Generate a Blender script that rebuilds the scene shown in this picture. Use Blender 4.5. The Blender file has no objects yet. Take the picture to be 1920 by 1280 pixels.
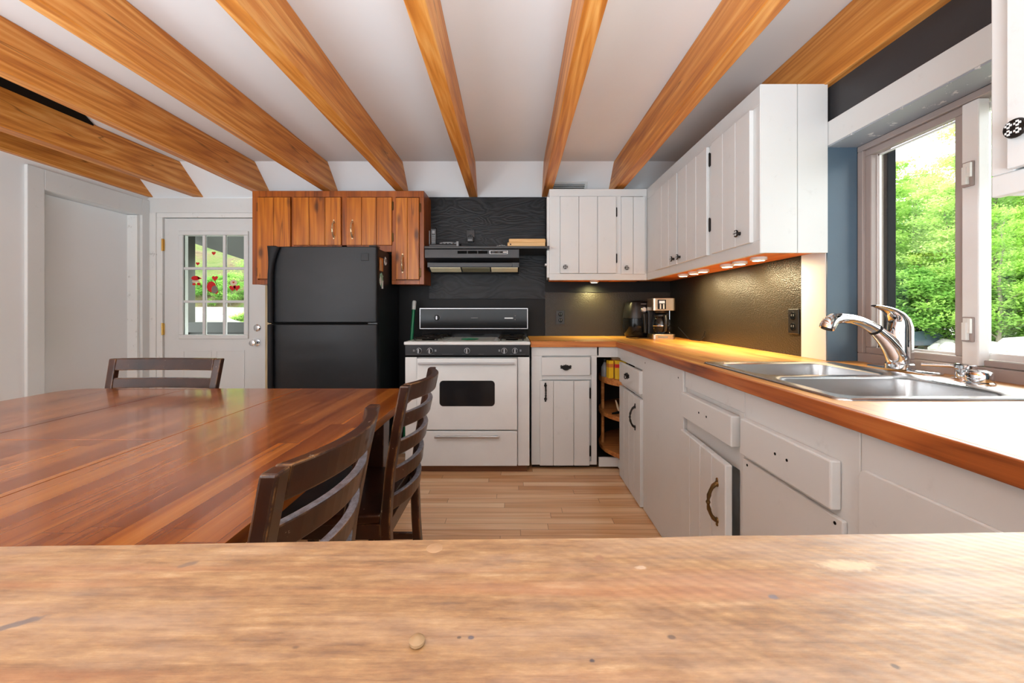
import bpy, bmesh, math, random
from mathutils import Vector, Matrix
PI = math.pi
SC = bpy.context.scene
COL = SC.collection
H = 1.125          # eye height; floor is z = 0, the view runs along +y

# ------------------------------------------------------------------ camera
cam_d = bpy.data.cameras.new('camera'); cam = bpy.data.objects.new('camera', cam_d); COL.objects.link(cam)
cam.location = (0, 0, H); cam.rotation_euler = (PI/2, 0, 0)
cam_d.sensor_width = 36; cam_d.sensor_fit = 'HORIZONTAL'
cam_d.lens = 36*745/1920
cam_d.shift_x = -5/1920; cam_d.shift_y = -56/1920
cam_d.clip_start = .01; cam_d.clip_end = 300
SC.camera = cam

# ------------------------------------------------------------------ light
SC.view_settings.view_transform = 'Standard'; SC.view_settings.look = 'None'
SC.view_settings.gamma = 1; SC.view_settings.use_curve_mapping = False
SC.view_settings.exposure = 0.06
SC.cycles.use_denoising = True
SC.cycles.max_bounces = 10; SC.cycles.diffuse_bounces = 5; SC.cycles.glossy_bounces = 4
SC.cycles.transparent_max_bounces = 16; SC.cycles.sample_clamp_indirect = 6
wd = bpy.data.worlds.new('overcast_sky'); SC.world = wd; wd.use_nodes = True
bg = wd.node_tree.nodes['Background']; bg.inputs[0].default_value = (.93, .97, 1, 1); bg.inputs[1].default_value = 6

def lamp(name, kind, loc, rot, energy, color=(1, 1, 1), **kw):
    d = bpy.data.lights.new(name, kind); d.energy = energy; d.color = color
    for k, v in kw.items(): setattr(d, k, v)
    o = bpy.data.objects.new(name, d); COL.objects.link(o); o.location = loc; o.rotation_euler = rot
    return o
# veiled sun, low over the trees beyond the kitchen window
o = lamp('sun', 'SUN', (20, 20, 20), (0, 0, 0), 6.2, (1, .99, .97), angle=math.radians(28))
o.rotation_euler = Vector((-math.sin(math.radians(47))*math.cos(math.radians(26)), -math.cos(math.radians(47))*math.cos(math.radians(26)), -math.sin(math.radians(26)))).to_track_quat('-Z', 'Y').to_euler()
# unseen fill lamps added behind the camera, placed like daylight from windows
lamp('rear_fill', 'AREA', (-1.0, -2.5, 1.25), (math.radians(90), 0, 0), 47, (.84, .93, 1), shape='RECTANGLE', size=3.4, size_y=1.7)
lamp('left_fill', 'AREA', (-3.08, -1.1, 1.35), (0, math.radians(-90), 0), 34, (.82, .92, 1), shape='RECTANGLE', size=1.3, size_y=1.5)
lamp('right_fill', 'AREA', (1.32, -1.3, 1.35), (0, math.radians(90), 0), 34, (.82, .92, 1), shape='RECTANGLE', size=1.2, size_y=1.5)

# unseen up-facing fill lamps added behind the camera to brighten the ceiling
lamp('ceiling_fill', 'AREA', (-1.8, -.75, .85), (math.radians(172), 0, 0), 120, (.80, .91, 1), shape='DISK', size=1.5)
lamp('ceiling_fill', 'AREA', (.2, -.75, .85), (math.radians(172), 0, 0), 90, (.80, .91, 1), shape='DISK', size=1.1)

# ------------------------------------------------------------------ node helpers
def S(r, g, b):
    f = lambda c: (c/255/12.92) if c/255 <= .04045 else ((c/255+.055)/1.055)**2.4
    return (f(r), f(g), f(b), 1)

class G:
    """thin wrapper round a node tree"""
    def __init__(s, name):
        s.m = bpy.data.materials.new(name); s.m.use_nodes = True
        s.t = s.m.node_tree; s.b = s.t.nodes['Principled BSDF']; s.o = s.t.nodes['Material Output']
        s.co = s.node('ShaderNodeTexCoord').outputs['Object']
    def node(s, k, **kw):
        n = s.t.nodes.new(k)
        for a, v in kw.items(): setattr(n, a, v)
        return n
    def put(s, sock, v):
        if hasattr(v, 'is_output'): s.t.links.new(v, sock)
        else:
            try: sock.default_value = v
            except Exception: sock.default_value = v[:3]
    def math(s, op, a, b=0.0, c=None):
        n = s.node('ShaderNodeMath', operation=op); s.put(n.inputs[0], a); s.put(n.inputs[1], b)
        if c is not None: s.put(n.inputs[2], c)
        return n.outputs[0]
    def mapv(s, v, scale=(1, 1, 1), loc=(0, 0, 0), rot=(0, 0, 0)):
        n = s.node('ShaderNodeMapping'); s.put(n.inputs[0], v)
        n.inputs['Scale'].default_value = scale; n.inputs['Location'].default_value = loc; n.inputs['Rotation'].default_value = rot
        return n.outputs[0]
    def noise(s, v, scale=5, detail=3, rough=.55, dist=0):
        n = s.node('ShaderNodeTexNoise'); s.put(n.inputs['Vector'], v)
        n.inputs['Scale'].default_value = scale; n.inputs['Detail'].default_value = detail
        n.inputs['Roughness'].default_value = rough; n.inputs['Distortion'].default_value = dist
        return n.outputs[0]
    def vor(s, v, scale=5, feature='F1'):
        n = s.node('ShaderNodeTexVoronoi', feature=feature); s.put(n.inputs['Vector'], v); n.inputs['Scale'].default_value = scale
        return n.outputs['Distance']
    def ramp(s, f, stops):
        n = s.node('ShaderNodeValToRGB'); s.put(n.inputs[0], f); e = n.color_ramp.elements
        while len(e) < len(stops): e.new(.5)
        for q, (p, c) in zip(e, stops): q.position = p; q.color = c if len(c) == 4 else (*c, 1)
        return n.outputs[0]
    def mix(s, f, a, b, mode='MIX'):
        n = s.node('ShaderNodeMix', data_type='RGBA', blend_type=mode)
        s.put(n.inputs[0], f); s.put(n.inputs[6], a); s.put(n.inputs[7], b)
        return n.outputs[2]
    def bump(s, hgt, strength=.2, dist=.01, normal=None):
        n = s.node('ShaderNodeBump'); s.put(n.inputs['Height'], hgt)
        n.inputs['Strength'].default_value = strength; n.inputs['Distance'].default_value = dist
        if normal is not None: s.put(n.inputs['Normal'], normal)
        return n.outputs[0]
    def sep(s, v):
        n = s.node('ShaderNodeSeparateXYZ'); s.put(n.inputs[0], v); return n.outputs
    def comb(s, x, y, z):
        n = s.node('ShaderNodeCombineXYZ')
        for i, q in enumerate((x, y, z)): s.put(n.inputs[i], q)
        return n.outputs[0]
    def set(s, color=None, rough=None, metal=None, normal=None, spec=None, coat=None, coat_rough=None):
        B = s.b.inputs
        if color is not None: s.put(B['Base Color'], color)
        if rough is not None: s.put(B['Roughness'], rough)
        if metal is not None: s.put(B['Metallic'], metal)
        if normal is not None: s.put(B['Normal'], normal)
        if spec is not None: s.put(B['Specular IOR Level'], spec)
        if coat is not None: s.put(B['Coat Weight'], coat)
        if coat_rough is not None: s.put(B['Coat Roughness'], coat_rough)
        return s.m
    def staves(s, co, across, along, w, L, gap=.0012):
        """random value per board, and a mask that is 1 in the joints"""
        q = s.sep(co)
        u = s.math('DIVIDE', q[across], w); iu = s.math('FLOOR', u); fu = s.math('FRACT', u)
        wn = s.node('ShaderNodeTexWhiteNoise', noise_dimensions='1D'); s.put(wn.inputs['W'], iu)
        v = s.math('ADD', s.math('DIVIDE', q[along], L), s.math('MULTIPLY', wn.outputs[0], 7.31))
        iv = s.math('FLOOR', v); fv = s.math('FRACT', v)
        w2 = s.node('ShaderNodeTexWhiteNoise', noise_dimensions='2D'); s.put(w2.inputs['Vector'], s.comb(iu, iv, 0))
        eu = s.math('MULTIPLY', s.math('MINIMUM', fu, s.math('SUBTRACT', 1, fu)), w)
        ev = s.math('MULTIPLY', s.math('MINIMUM', fv, s.math('SUBTRACT', 1, fv)), L)
        g = s.math('LESS_THAN', s.math('MINIMUM', eu, ev), gap)
        return w2.outputs[0], g

def plain(name, col, rough=.5, metal=0, spec=None, bump=0, bscale=200, coat=None):
    g = G(name)
    if bump: g.set(normal=g.bump(g.noise(g.co, bscale, 2), bump, .002))
    n = g.noise(g.co, 7, 3)
    c = g.mix(n, tuple(x*.93 for x in col[:3])+(1,), tuple(min(1, x*1.07) for x in col[:3])+(1,))
    return g.set(c, rough, metal, spec=spec, coat=coat)

def wood(name, dark, mid, light, axis=1, rough=.45, grain=55, rings=9, knots=0, staves=None, contrast=1, coat=None,
         bumpv=.12, coat_rough=.1, long=1.6, stave_mix=.5, joint=(.02, .01, .005, 1), spec=None, gapw=.0012):
    g = G(name)
    sc = [grain]*3; sc[axis] = long
    v = g.co; rnd = None
    if staves:
        rnd, gap = g.staves(g.co, *staves, gap=gapw)
        off = g.math('MULTIPLY', rnd, 37.0)
        n = g.node('ShaderNodeVectorMath', operation='ADD'); g.put(n.inputs[0], g.co); g.put(n.inputs[1], g.comb(off, off, off)); v = n.outputs[0]
    fine = g.noise(g.mapv(v, sc), 1, 5, .6, .4)
    sr = [rings]*3; sr[axis] = rings*.07
    big = g.noise(g.mapv(v, sr), 1, 3, .5, .8)
    band = g.math('FRACT', g.math('MULTIPLY', big, 7))
    band = g.math('ABSOLUTE', g.math('SUBTRACT', g.math('MULTIPLY', band, 2), 1))
    f = g.math('ADD', g.math('MULTIPLY', fine, .6), g.math('MULTIPLY', band, .22))
    f = g.math('ADD', f, g.math('MULTIPLY', g.math('SUBTRACT', big, .5), .5*contrast))
    if rnd is not None: f = g.math('ADD', g.math('MULTIPLY', f, 1-stave_mix*.5), g.math('MULTIPLY', g.math('SUBTRACT', rnd, .42), stave_mix))
    c = g.ramp(f, [(.18, dark), (.42, mid), (.68, light)])
    if knots:
        ks = [knots]*3; ks[axis] = knots*.42
        d = g.vor(g.mapv(v, ks), 1)
        k = g.ramp(d, [(.06, (1, 1, 1)), (.17, (0, 0, 0))])
        c = g.mix(g.math('MULTIPLY', k, .8), c, tuple(x*.25 for x in dark[:3])+(1,))
        crack = g.ramp(g.math('ABSOLUTE', g.math('SUBTRACT', g.noise(g.mapv(v, [(7 if i != axis else .35) for i in range(3)], (3, 1, 5)), 1, 2, .5), .40)), [(.0, (1, 1, 1)), (.004, (0, 0, 0))])
        c = g.mix(g.math('MULTIPLY', crack, .6), c, tuple(x*.15 for x in dark[:3])+(1,))
    if rnd is not None: c = g.mix(g.math('MULTIPLY', gap, .8), c, joint)
    rg = g.math('ADD', rough-.05, g.math('MULTIPLY', fine, .12))
    g.set(c, rg, normal=g.bump(fine, bumpv, .002), coat=coat, coat_rough=coat_rough, spec=spec)
    return g.m

# ------------------------------------------------------------------ materials
M = {}
def paint(name, col, rough=.42, streak=2, dirt=.0):
    g = G(name)
    brush = g.noise(g.mapv(g.co, (26, 26, 3)), 1, 3, .6)
    blot = g.noise(g.co, 3.5, 4, .6)
    c = g.mix(g.math('MULTIPLY', blot, .55), col, tuple(x*.9 for x in col[:3])+(1,))
    if dirt:
        d = g.ramp(g.noise(g.co, 14, 6, .75), [(.60, (0, 0, 0)), (.74, (1, 1, 1))])
        c = g.mix(g.math('MULTIPLY', d, dirt), c, S(110, 104, 96))
    g.set(c, rough, normal=g.bump(brush, .10, .002))
    return g.m
M['white'] = paint('white_cabinet_paint', S(213, 215, 214), .40, dirt=.12)
M['wall'] = paint('white_wall_paint', S(228, 231, 232), .6)
M['ceil'] = paint('ceiling_paint', S(227, 230, 232), .8)
M['worn'] = paint('worn_white_paint', S(222, 223, 221), .5, dirt=.75)
g = G('peeling_window_paint')
M['reveal'] = g.set(g.mix(g.ramp(g.noise(g.co, 18, 5, .7), [(.6, (0, 0, 0)), (.63, (1, 1, 1))]), S(150, 158, 168), S(215, 216, 216)), .5)
M['beam'] = wood('beam_pine', S(158, 86, 28), S(204, 130, 54), S(232, 174, 100), 1, .42, 48, 7, knots=3.2, bumpv=.25, spec=.4)
M['cab_wood'] = wood('stained_cabinet_wood', S(126, 62, 8), S(178, 98, 18), S(206, 130, 36), 2, .33, 60, 6, knots=6.5)
M['cab_trim'] = wood('stained_cabinet_frame', S(104, 48, 8), S(146, 72, 14), S(170, 92, 24), 2, .35, 60, 6)
M['table'] = wood('tabletop_cherry', S(118, 56, 14), S(150, 82, 27), S(178, 110, 44), 1, .24, 50, 4, staves=(0, 1, .062, .62), coat=.5, bumpv=.02, stave_mix=.34, joint=S(60, 22, 8), gapw=.0004, coat_rough=.10)
M['butcher'] = wood('butcher_block', S(184, 112, 34), S(214, 152, 62), S(232, 180, 92), 1, .40, 55, 7, staves=(0, 1, .048, .55), coat=.55, bumpv=.14, coat_rough=.40, joint=S(120, 62, 22), gapw=.0006, stave_mix=.35)
M['butcher_x'] = wood('butcher_block_across', S(184, 112, 34), S(214, 152, 62), S(232, 180, 92), 0, .40, 55, 7, staves=(1, 0, .048, .55), coat=.55, bumpv=.14, coat_rough=.40, joint=S(120, 62, 22), gapw=.0006, stave_mix=.35)
M['counter_edge'] = wood('counter_edge_wood', S(96, 42, 14), S(164, 88, 38), S(196, 120, 62), 1, .4, 70, 8, knots=7)
M['counter_edge_x'] = wood('counter_edge_wood_across', S(140, 70, 20), S(190, 112, 44), S(214, 142, 66), 0, .4, 70, 8)
M['floor'] = wood('floor_boards', S(206, 152, 104), S(228, 184, 138), S(240, 208, 168), 0, .34, 45, 5, staves=(1, 0, .057, .9), bumpv=.05, stave_mix=.45, joint=S(96, 58, 30), gapw=.0011, coat=.2, coat_rough=.2)
M['under'] = wood('bare_orange_wood', S(150, 78, 30), S(196, 112, 48), S(214, 140, 70), 1, .6)
M['shelf_wood'] = wood('carousel_wood', S(150, 88, 40), S(188, 122, 64), S(206, 146, 86), 0, .5)
M['board'] = wood('cutting_board_wood', S(196, 150, 92), S(224, 182, 122), S(236, 200, 146), 0, .5)
M['kick'] = wood('dark_kick_wood', S(60, 34, 16), S(96, 56, 28), S(120, 74, 38), 0, .6)
M['jamb_raw'] = wood('raw_jamb_wood', S(150, 130, 96), S(186, 168, 132), S(206, 192, 160), 2, .7, bumpv=.3)

# weathered foreground plank
g = G('sawn_plank')
fine = g.noise(g.mapv(g.co, (7, 170, 170)), 1, 7, .7, .6)
big = g.noise(g.mapv(g.co, (1.3, 24, 24)), 1, 5, .6, 1.0)
mott = g.noise(g.mapv(g.co, (34, 120, 120)), 1, 6, .75)
f = g.math('ADD', g.math('MULTIPLY', fine, .46), g.math('ADD', g.math('MULTIPLY', big, .24), g.math('MULTIPLY', g.math('SUBTRACT', mott, .5), .6)))
f = g.math('ADD', f, .09)
c = g.ramp(f, [(.24, S(84, 54, 30)), (.39, S(138, 100, 60)), (.50, S(166, 128, 82)), (.66, S(204, 174, 132))])
pale = g.ramp(g.noise(g.mapv(g.co, (5, 26, 20), (2, 5, 0)), 1, 6, .7), [(.46, (0, 0, 0)), (.72, (1, 1, 1))])
c = g.mix(g.math('MULTIPLY', pale, .5), c, S(196, 172, 148))
warm = g.ramp(g.noise(g.mapv(g.co, (1.5, 30, 20), (7, 1, 0)), 1, 3, .6), [(.56, (0, 0, 0)), (.66, (1, 1, 1))])
c = g.mix(g.math('MULTIPLY', warm, .38), c, S(164, 98, 54))
spk = g.ramp(g.vor(g.mapv(g.co, (40, 60, 60)), 1), [(.06, (1, 1, 1)), (.10, (0, 0, 0))])
rare = g.math('GREATER_THAN', g.noise(g.co, 23, 1), .60)
c = g.mix(g.math('MULTIPLY', g.math('MULTIPLY', spk, rare), .8), c, S(72, 52, 40))
# knots, nail heads and bluish stains in the plank (metres from the plank's own middle)
def spot(x, y, rx, ry, col, amt, rot=0.0):
    global c
    n_ = g.node('ShaderNodeVectorMath', operation='SUBTRACT'); g.put(n_.inputs[0], g.co); n_.inputs[1].default_value = (x, y, 0)
    v_ = g.mapv(g.mapv(n_.outputs[0], rot=(0, 0, rot)), (1/rx, 1/ry, 0)); l_ = g.node('ShaderNodeVectorMath', operation='LENGTH'); g.put(l_.inputs[0], v_)
    d_ = g.math('ADD', l_.outputs['Value'], g.math('MULTIPLY', g.math('SUBTRACT', g.noise(g.co, 260, 3), .5), .9))
    c = g.mix(g.math('MULTIPLY', g.ramp(d_, [(.55, (1, 1, 1)), (1.0, (0, 0, 0))]), amt), c, col)
for a_ in ((-.239, .021, .012, .0030, S(92, 88, 92), .8, -.5), (-.194, .066, .0060, .0030, S(104, 88, 78), .7, -.5), (.136, .039, .0032, .0022, S(96, 96, 108), .85), (.0332, .0008, .0016, .0012, S(52, 48, 54), .9),
           (.161, -.0020, .0022, .0016, S(70, 48, 34), .9), (-.020, .013, .0018, .0013, S(60, 62, 80), .8), (-.0256, .013, .0012, .0010, S(64, 50, 44), .8), (.0515, .072, .0036, .0034, S(140, 92, 64), .6), (.074, .063, .004, .002, S(226, 204, 178), .6), (.197, .065, .02, .006, S(226, 200, 160), .6)):
    spot(*a_)
q = g.sep(g.co)
saw = g.node('ShaderNodeTexWave', bands_direction='X'); g.put(saw.inputs['Vector'], g.mapv(g.co, rot=(0, 0, math.radians(-52))))
saw.inputs['Scale'].default_value = 48; saw.inputs['Distortion'].default_value = 2.2; saw.inputs['Detail'].default_value = 2; saw.inputs['Detail Scale'].default_value = .6
sawm = g.ramp(q[0], [(.0, (0, 0, 0)), (.25, (1, 1, 1))])
hgt = g.math('ADD', fine, g.math('MULTIPLY', g.math('MULTIPLY', saw.outputs['Fac'], sawm), 1.7))
M['plank'] = g.set(c, .5, normal=g.bump(hgt, .22, .0016), spec=.7, coat=1, coat_rough=.46)
g.b.inputs['Coat IOR'].default_value = 1.75

# chair lacquer with rubbed edges
g = G('chair_lacquer')
bv = g.node('ShaderNodeBevel', samples=4); bv.inputs['Radius'].default_value = .004
geo = g.node('ShaderNodeNewGeometry')
dt = g.node('ShaderNodeVectorMath', operation='DOT_PRODUCT'); g.put(dt.inputs[0], bv.outputs[0]); g.put(dt.inputs[1], geo.outputs['Normal'])
wear = g.math('MULTIPLY', g.ramp(dt.outputs['Value'], [(.90, (1, 1, 1)), (.985, (0, 0, 0))]), g.ramp(g.noise(g.co, 12, 5, .7), [(.47, (0, 0, 0)), (.60, (1, 1, 1))]))
chip = g.ramp(g.noise(g.co, 46, 4, .7), [(.68, (0, 0, 0)), (.72, (1, 1, 1))])
base = g.ramp(g.noise(g.mapv(g.co, (9, 9, 9)), 1, 4), [(.3, S(30, 13, 6)), (.7, S(64, 30, 12))])
c = g.mix(g.math('MULTIPLY', wear, .85), base, S(196, 140, 80))
c = g.mix(g.math('MULTIPLY', chip, .6), c, S(190, 170, 150))
M['chair'] = g.set(c, .4, spec=.3, coat=.4, coat_rough=.08)
# slats: the same lacquer with window glare painted grey-blue into their upper edges
M['chair_glare'] = M['chair'].copy(); M['chair_glare'].name = 'chair_lacquer_painted_glare'
g2 = G.__new__(G); g2.m = M['chair_glare']; g2.t = g2.m.node_tree; g2.b = g2.t.nodes['Principled BSDF']
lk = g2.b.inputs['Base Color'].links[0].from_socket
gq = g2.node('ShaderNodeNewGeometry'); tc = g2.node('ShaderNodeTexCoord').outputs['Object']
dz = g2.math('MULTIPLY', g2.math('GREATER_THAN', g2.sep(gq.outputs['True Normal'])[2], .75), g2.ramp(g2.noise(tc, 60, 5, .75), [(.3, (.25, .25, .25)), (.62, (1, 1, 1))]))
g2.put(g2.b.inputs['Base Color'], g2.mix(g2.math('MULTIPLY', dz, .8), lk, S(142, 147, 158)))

# blacks
g = G('black_plywood')
v = g.mapv(g.co, (1.5, 1.5, 3.6))
n = g.noise(v, 1, 2.5, .5, 1.6)
rg = g.math('ABSOLUTE', g.math('SUBTRACT', g.math('FRACT', g.math('MULTIPLY', n, 15)), .5))
rg = g.math('ADD', rg, g.math('MULTIPLY', g.noise(g.mapv(g.co, (4, 4, 60)), 1, 3), .3))
M['ply'] = g.set(g.ramp(rg, [(.1, S(10, 11, 12)), (.7, S(34, 36, 39))]), .45, spec=.3, normal=g.bump(rg, .5, .004))
M['black_wall'] = plain('black_wall_paint', S(16, 16, 17), .5, spec=.25, bump=.2, bscale=60)
g = G('embossed_black_panel')
n1 = g.vor(g.mapv(g.co, (120, 120, 170)), 1); n2 = g.noise(g.co, 240, 2)
M['emboss'] = g.set(S(40, 35, 27), .36, normal=g.bump(g.math('ADD', n1, g.math('MULTIPLY', n2, .4)), .42, .0035), spec=.45)
g = G('black_fridge_enamel')
smear = g.ramp(g.noise(g.mapv(g.co, (3, 3, 5)), 1, 5, .6), [(.5, (0, 0, 0)), (.72, (1, 1, 1))])
M['fridge'] = g.set(g.mix(g.math('MULTIPLY', smear, .3), S(24, 26, 29), S(38, 40, 44)), .42, spec=.35, normal=g.bump(g.noise(g.co, 420, 2), .12, .001))
M['black_plastic'] = plain('black_plastic', S(24, 24, 26), .35)
M['black_gloss'] = plain('black_glass', S(16, 17, 19), .10, spec=.25)
M['black_dull'] = plain('sooty_black', S(14, 13, 12), .8, spec=.08)
M['oven_glass'] = plain('smoked_oven_glass', S(30, 30, 32), .12, bump=.0)
M['hood'] = plain('hood_enamel', S(26, 27, 30), .32)
M['grey_plastic'] = plain('grey_plastic', S(120, 122, 124), .4)
M['dark_slate'] = plain('slate_blue_paint', S(76, 96, 112), .35)
M['slate_wall'] = plain('charcoal_wall_paint', S(52, 51, 53), .5, bump=.15, bscale=30)
M['taupe'] = plain('taupe_window_vinyl', S(158, 145, 140), .35)
M['vinyl'] = plain('white_window_vinyl', S(226, 224, 222), .35)
M['iron'] = plain('blackened_iron', S(34, 31, 29), .45, metal=.6)
M['bronze'] = plain('antique_bronze', S(110, 84, 50), .35, metal=.9)
M['brass'] = plain('brass', S(196, 156, 84), .3, metal=1)
M['pale_brass'] = plain('worn_pale_brass', S(214, 196, 160), .3, metal=.8)
M['chrome'] = plain('chrome', S(225, 228, 232), .07, metal=1)
M['steel'] = plain('brushed_steel', S(200, 200, 200), .26, metal=1)
M['warm_steel'] = plain('coffee_maker_steel', S(196, 180, 160), .3, metal=1)
M['enamel'] = plain('white_stove_enamel', S(218, 220, 219), .22)
M['silver'] = plain('aluminium_trim', S(190, 190, 192), .3, metal=.8)
M['cream_lens'] = plain('cream_hood_lens', S(214, 208, 176), .5)
M['mesh_filter'] = plain('greasy_filter_mesh', S(130, 128, 104), .6, metal=.3, bump=.6, bscale=300)
M['green'] = plain('green_plastic', S(22, 122, 78), .4)
M['green_glaze'] = plain('green_glaze', S(40, 140, 100), .3)
M['pale_grip'] = plain('pale_grip_plastic', S(196, 200, 198), .5)
M['yellow'] = plain('yellow_carton', S(226, 184, 34), .55)
M['orange'] = plain('orange_carton', S(200, 120, 50), .55)
M['tan'] = plain('tan_carton', S(196, 160, 120), .6)
M['red'] = plain('red_vinyl', S(200, 24, 26), .4)
M['grey_vinyl'] = plain('grey_vinyl', S(120, 112, 104), .5)
M['skin_tone'] = plain('cream_vinyl', S(216, 196, 170), .5)
M['white_plastic'] = plain('white_plastic', S(226, 226, 222), .4)
M['griddle'] = plain('greyish_enamel', S(172, 182, 175), .3)
M['handle'] = plain('matt_black_plastic', S(26, 26, 28), .6, spec=.25)
M['mint'] = plain('mint_enamel', S(140, 188, 164), .4)
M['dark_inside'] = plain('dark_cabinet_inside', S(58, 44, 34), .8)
M['paper'] = plain('crumpled_paper', S(218, 218, 216), .7)
M['rubber'] = plain('black_rubber', S(20, 20, 20), .7)
M['pebble'] = plain('pale_chip', S(150, 122, 88), .6)
M['resin'] = plain('pale_resin_spot', S(170, 136, 102), .4)
g = G('clear_glass')
tr = g.node('ShaderNodeBsdfTransparent'); gl = g.node('ShaderNodeBsdfGlossy'); gl.inputs['Roughness'].default_value = .02
fr = g.node('ShaderNodeFresnel'); fr.inputs['IOR'].default_value = 1.3
mx = g.node('ShaderNodeMixShader'); g.put(mx.inputs[0], fr.outputs[0]); g.put(mx.inputs[1], tr.outputs[0]); g.put(mx.inputs[2], gl.outputs[0])
tr.inputs[0].default_value = (.96, .98, .97, 1)
g.t.links.new(mx.outputs[0], g.o.inputs[0]); M['glass'] = g.m
g = G('carafe_glass')
tr = g.node('ShaderNodeBsdfTransparent'); tr.inputs[0].default_value = (.7, .7, .7, 1); gl = g.node('ShaderNodeBsdfGlossy'); gl.inputs['Roughness'].default_value = .03
fr = g.node('ShaderNodeFresnel'); fr.inputs['IOR'].default_value = 1.6
mx = g.node('ShaderNodeMixShader'); g.put(mx.inputs[0], fr.outputs[0]); g.put(mx.inputs[1], tr.outputs[0]); g.put(mx.inputs[2], gl.outputs[0])
g.t.links.new(mx.outputs[0], g.o.inputs[0]); M['carafe'] = g.m
def glow(name, col, strength):
    g = G(name); g.set((.8, .8, .8, 1)); g.put(g.b.inputs['Emission Color'], col); g.b.inputs['Emission Strength'].default_value = strength
    return g.m
M['led'] = glow('lit_lamp_lens', (1, .86, .56, 1), 9)
M['lcd'] = glow('clock_display', (.45, .5, .48, 1), .35)

# outdoors
def leafmat(name, a, b):
    g = G(name)
    n = g.noise(g.co, .7, 3); oi = g.node('ShaderNodeObjectInfo')
    f = g.math('ADD', g.math('MULTIPLY', n, .9), g.math('MULTIPLY', g.math('SUBTRACT', oi.outputs['Random'], .5), .35))
    c = g.ramp(f, [(.3, a), (.65, b)])
    df = g.node('ShaderNodeBsdfDiffuse'); tl = g.node('ShaderNodeBsdfTranslucent'); g.put(df.inputs[0], c); g.put(tl.inputs[0], c)
    mx = g.node('ShaderNodeMixShader'); mx.inputs[0].default_value = .55; g.put(mx.inputs[1], df.outputs[0]); g.put(mx.inputs[2], tl.outputs[0])
    g.t.links.new(mx.outputs[0], g.o.inputs[0]); return g.m
M['leaf'] = leafmat('spring_leaves', S(160, 200, 92), S(218, 238, 150))
M['leaf2'] = leafmat('deep_leaves', S(116, 166, 78), S(186, 218, 118))
M['bark'] = plain('grey_bark', S(126, 116, 100), .9, bump=.5, bscale=30)
g = G('granite'); n = g.noise(g.co, 3, 8, .65); cr = g.ramp(g.math('ABSOLUTE', g.math('SUBTRACT', g.noise(g.co, 1.4, 3), .5)), [(0, (1, 1, 1)), (.012, (0, 0, 0))])
M['rock'] = g.set(g.mix(g.math('MULTIPLY', cr, .6), g.ramp(n, [(.3, S(150, 146, 138)), (.6, S(206, 202, 192))]), S(70, 66, 60)), .85, normal=g.bump(n, .5, .1))
g = G('gravel_ground'); n = g.noise(g.co, 1.2, 8, .7)
M['bank_rock'] = plain('weathered_bank_rock', S(140, 137, 128), .95, bump=.8, bscale=7)
M['ground'] = g.set(g.ramp(n, [(.35, S(120, 140, 74)), (.55, S(190, 184, 168))]), .95)
g = G('hillside_leaf_litter'); n = g.noise(g.co, 1.6, 7, .7)
M['hill'] = g.set(g.ramp(n, [(.32, S(56, 82, 26)), (.45, S(92, 104, 44)), (.58, S(104, 90, 60)), (.7, S(76, 58, 38))]), .95, normal=g.bump(n, .8, .2))
M['car'] = plain('car_paint', S(96, 112, 128), .25, metal=.3, coat=.6)
M['porch'] = plain('porch_paint', S(48, 50, 44), .6)
M['porch2'] = plain('porch_soffit', S(58, 60, 54), .7)

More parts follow.
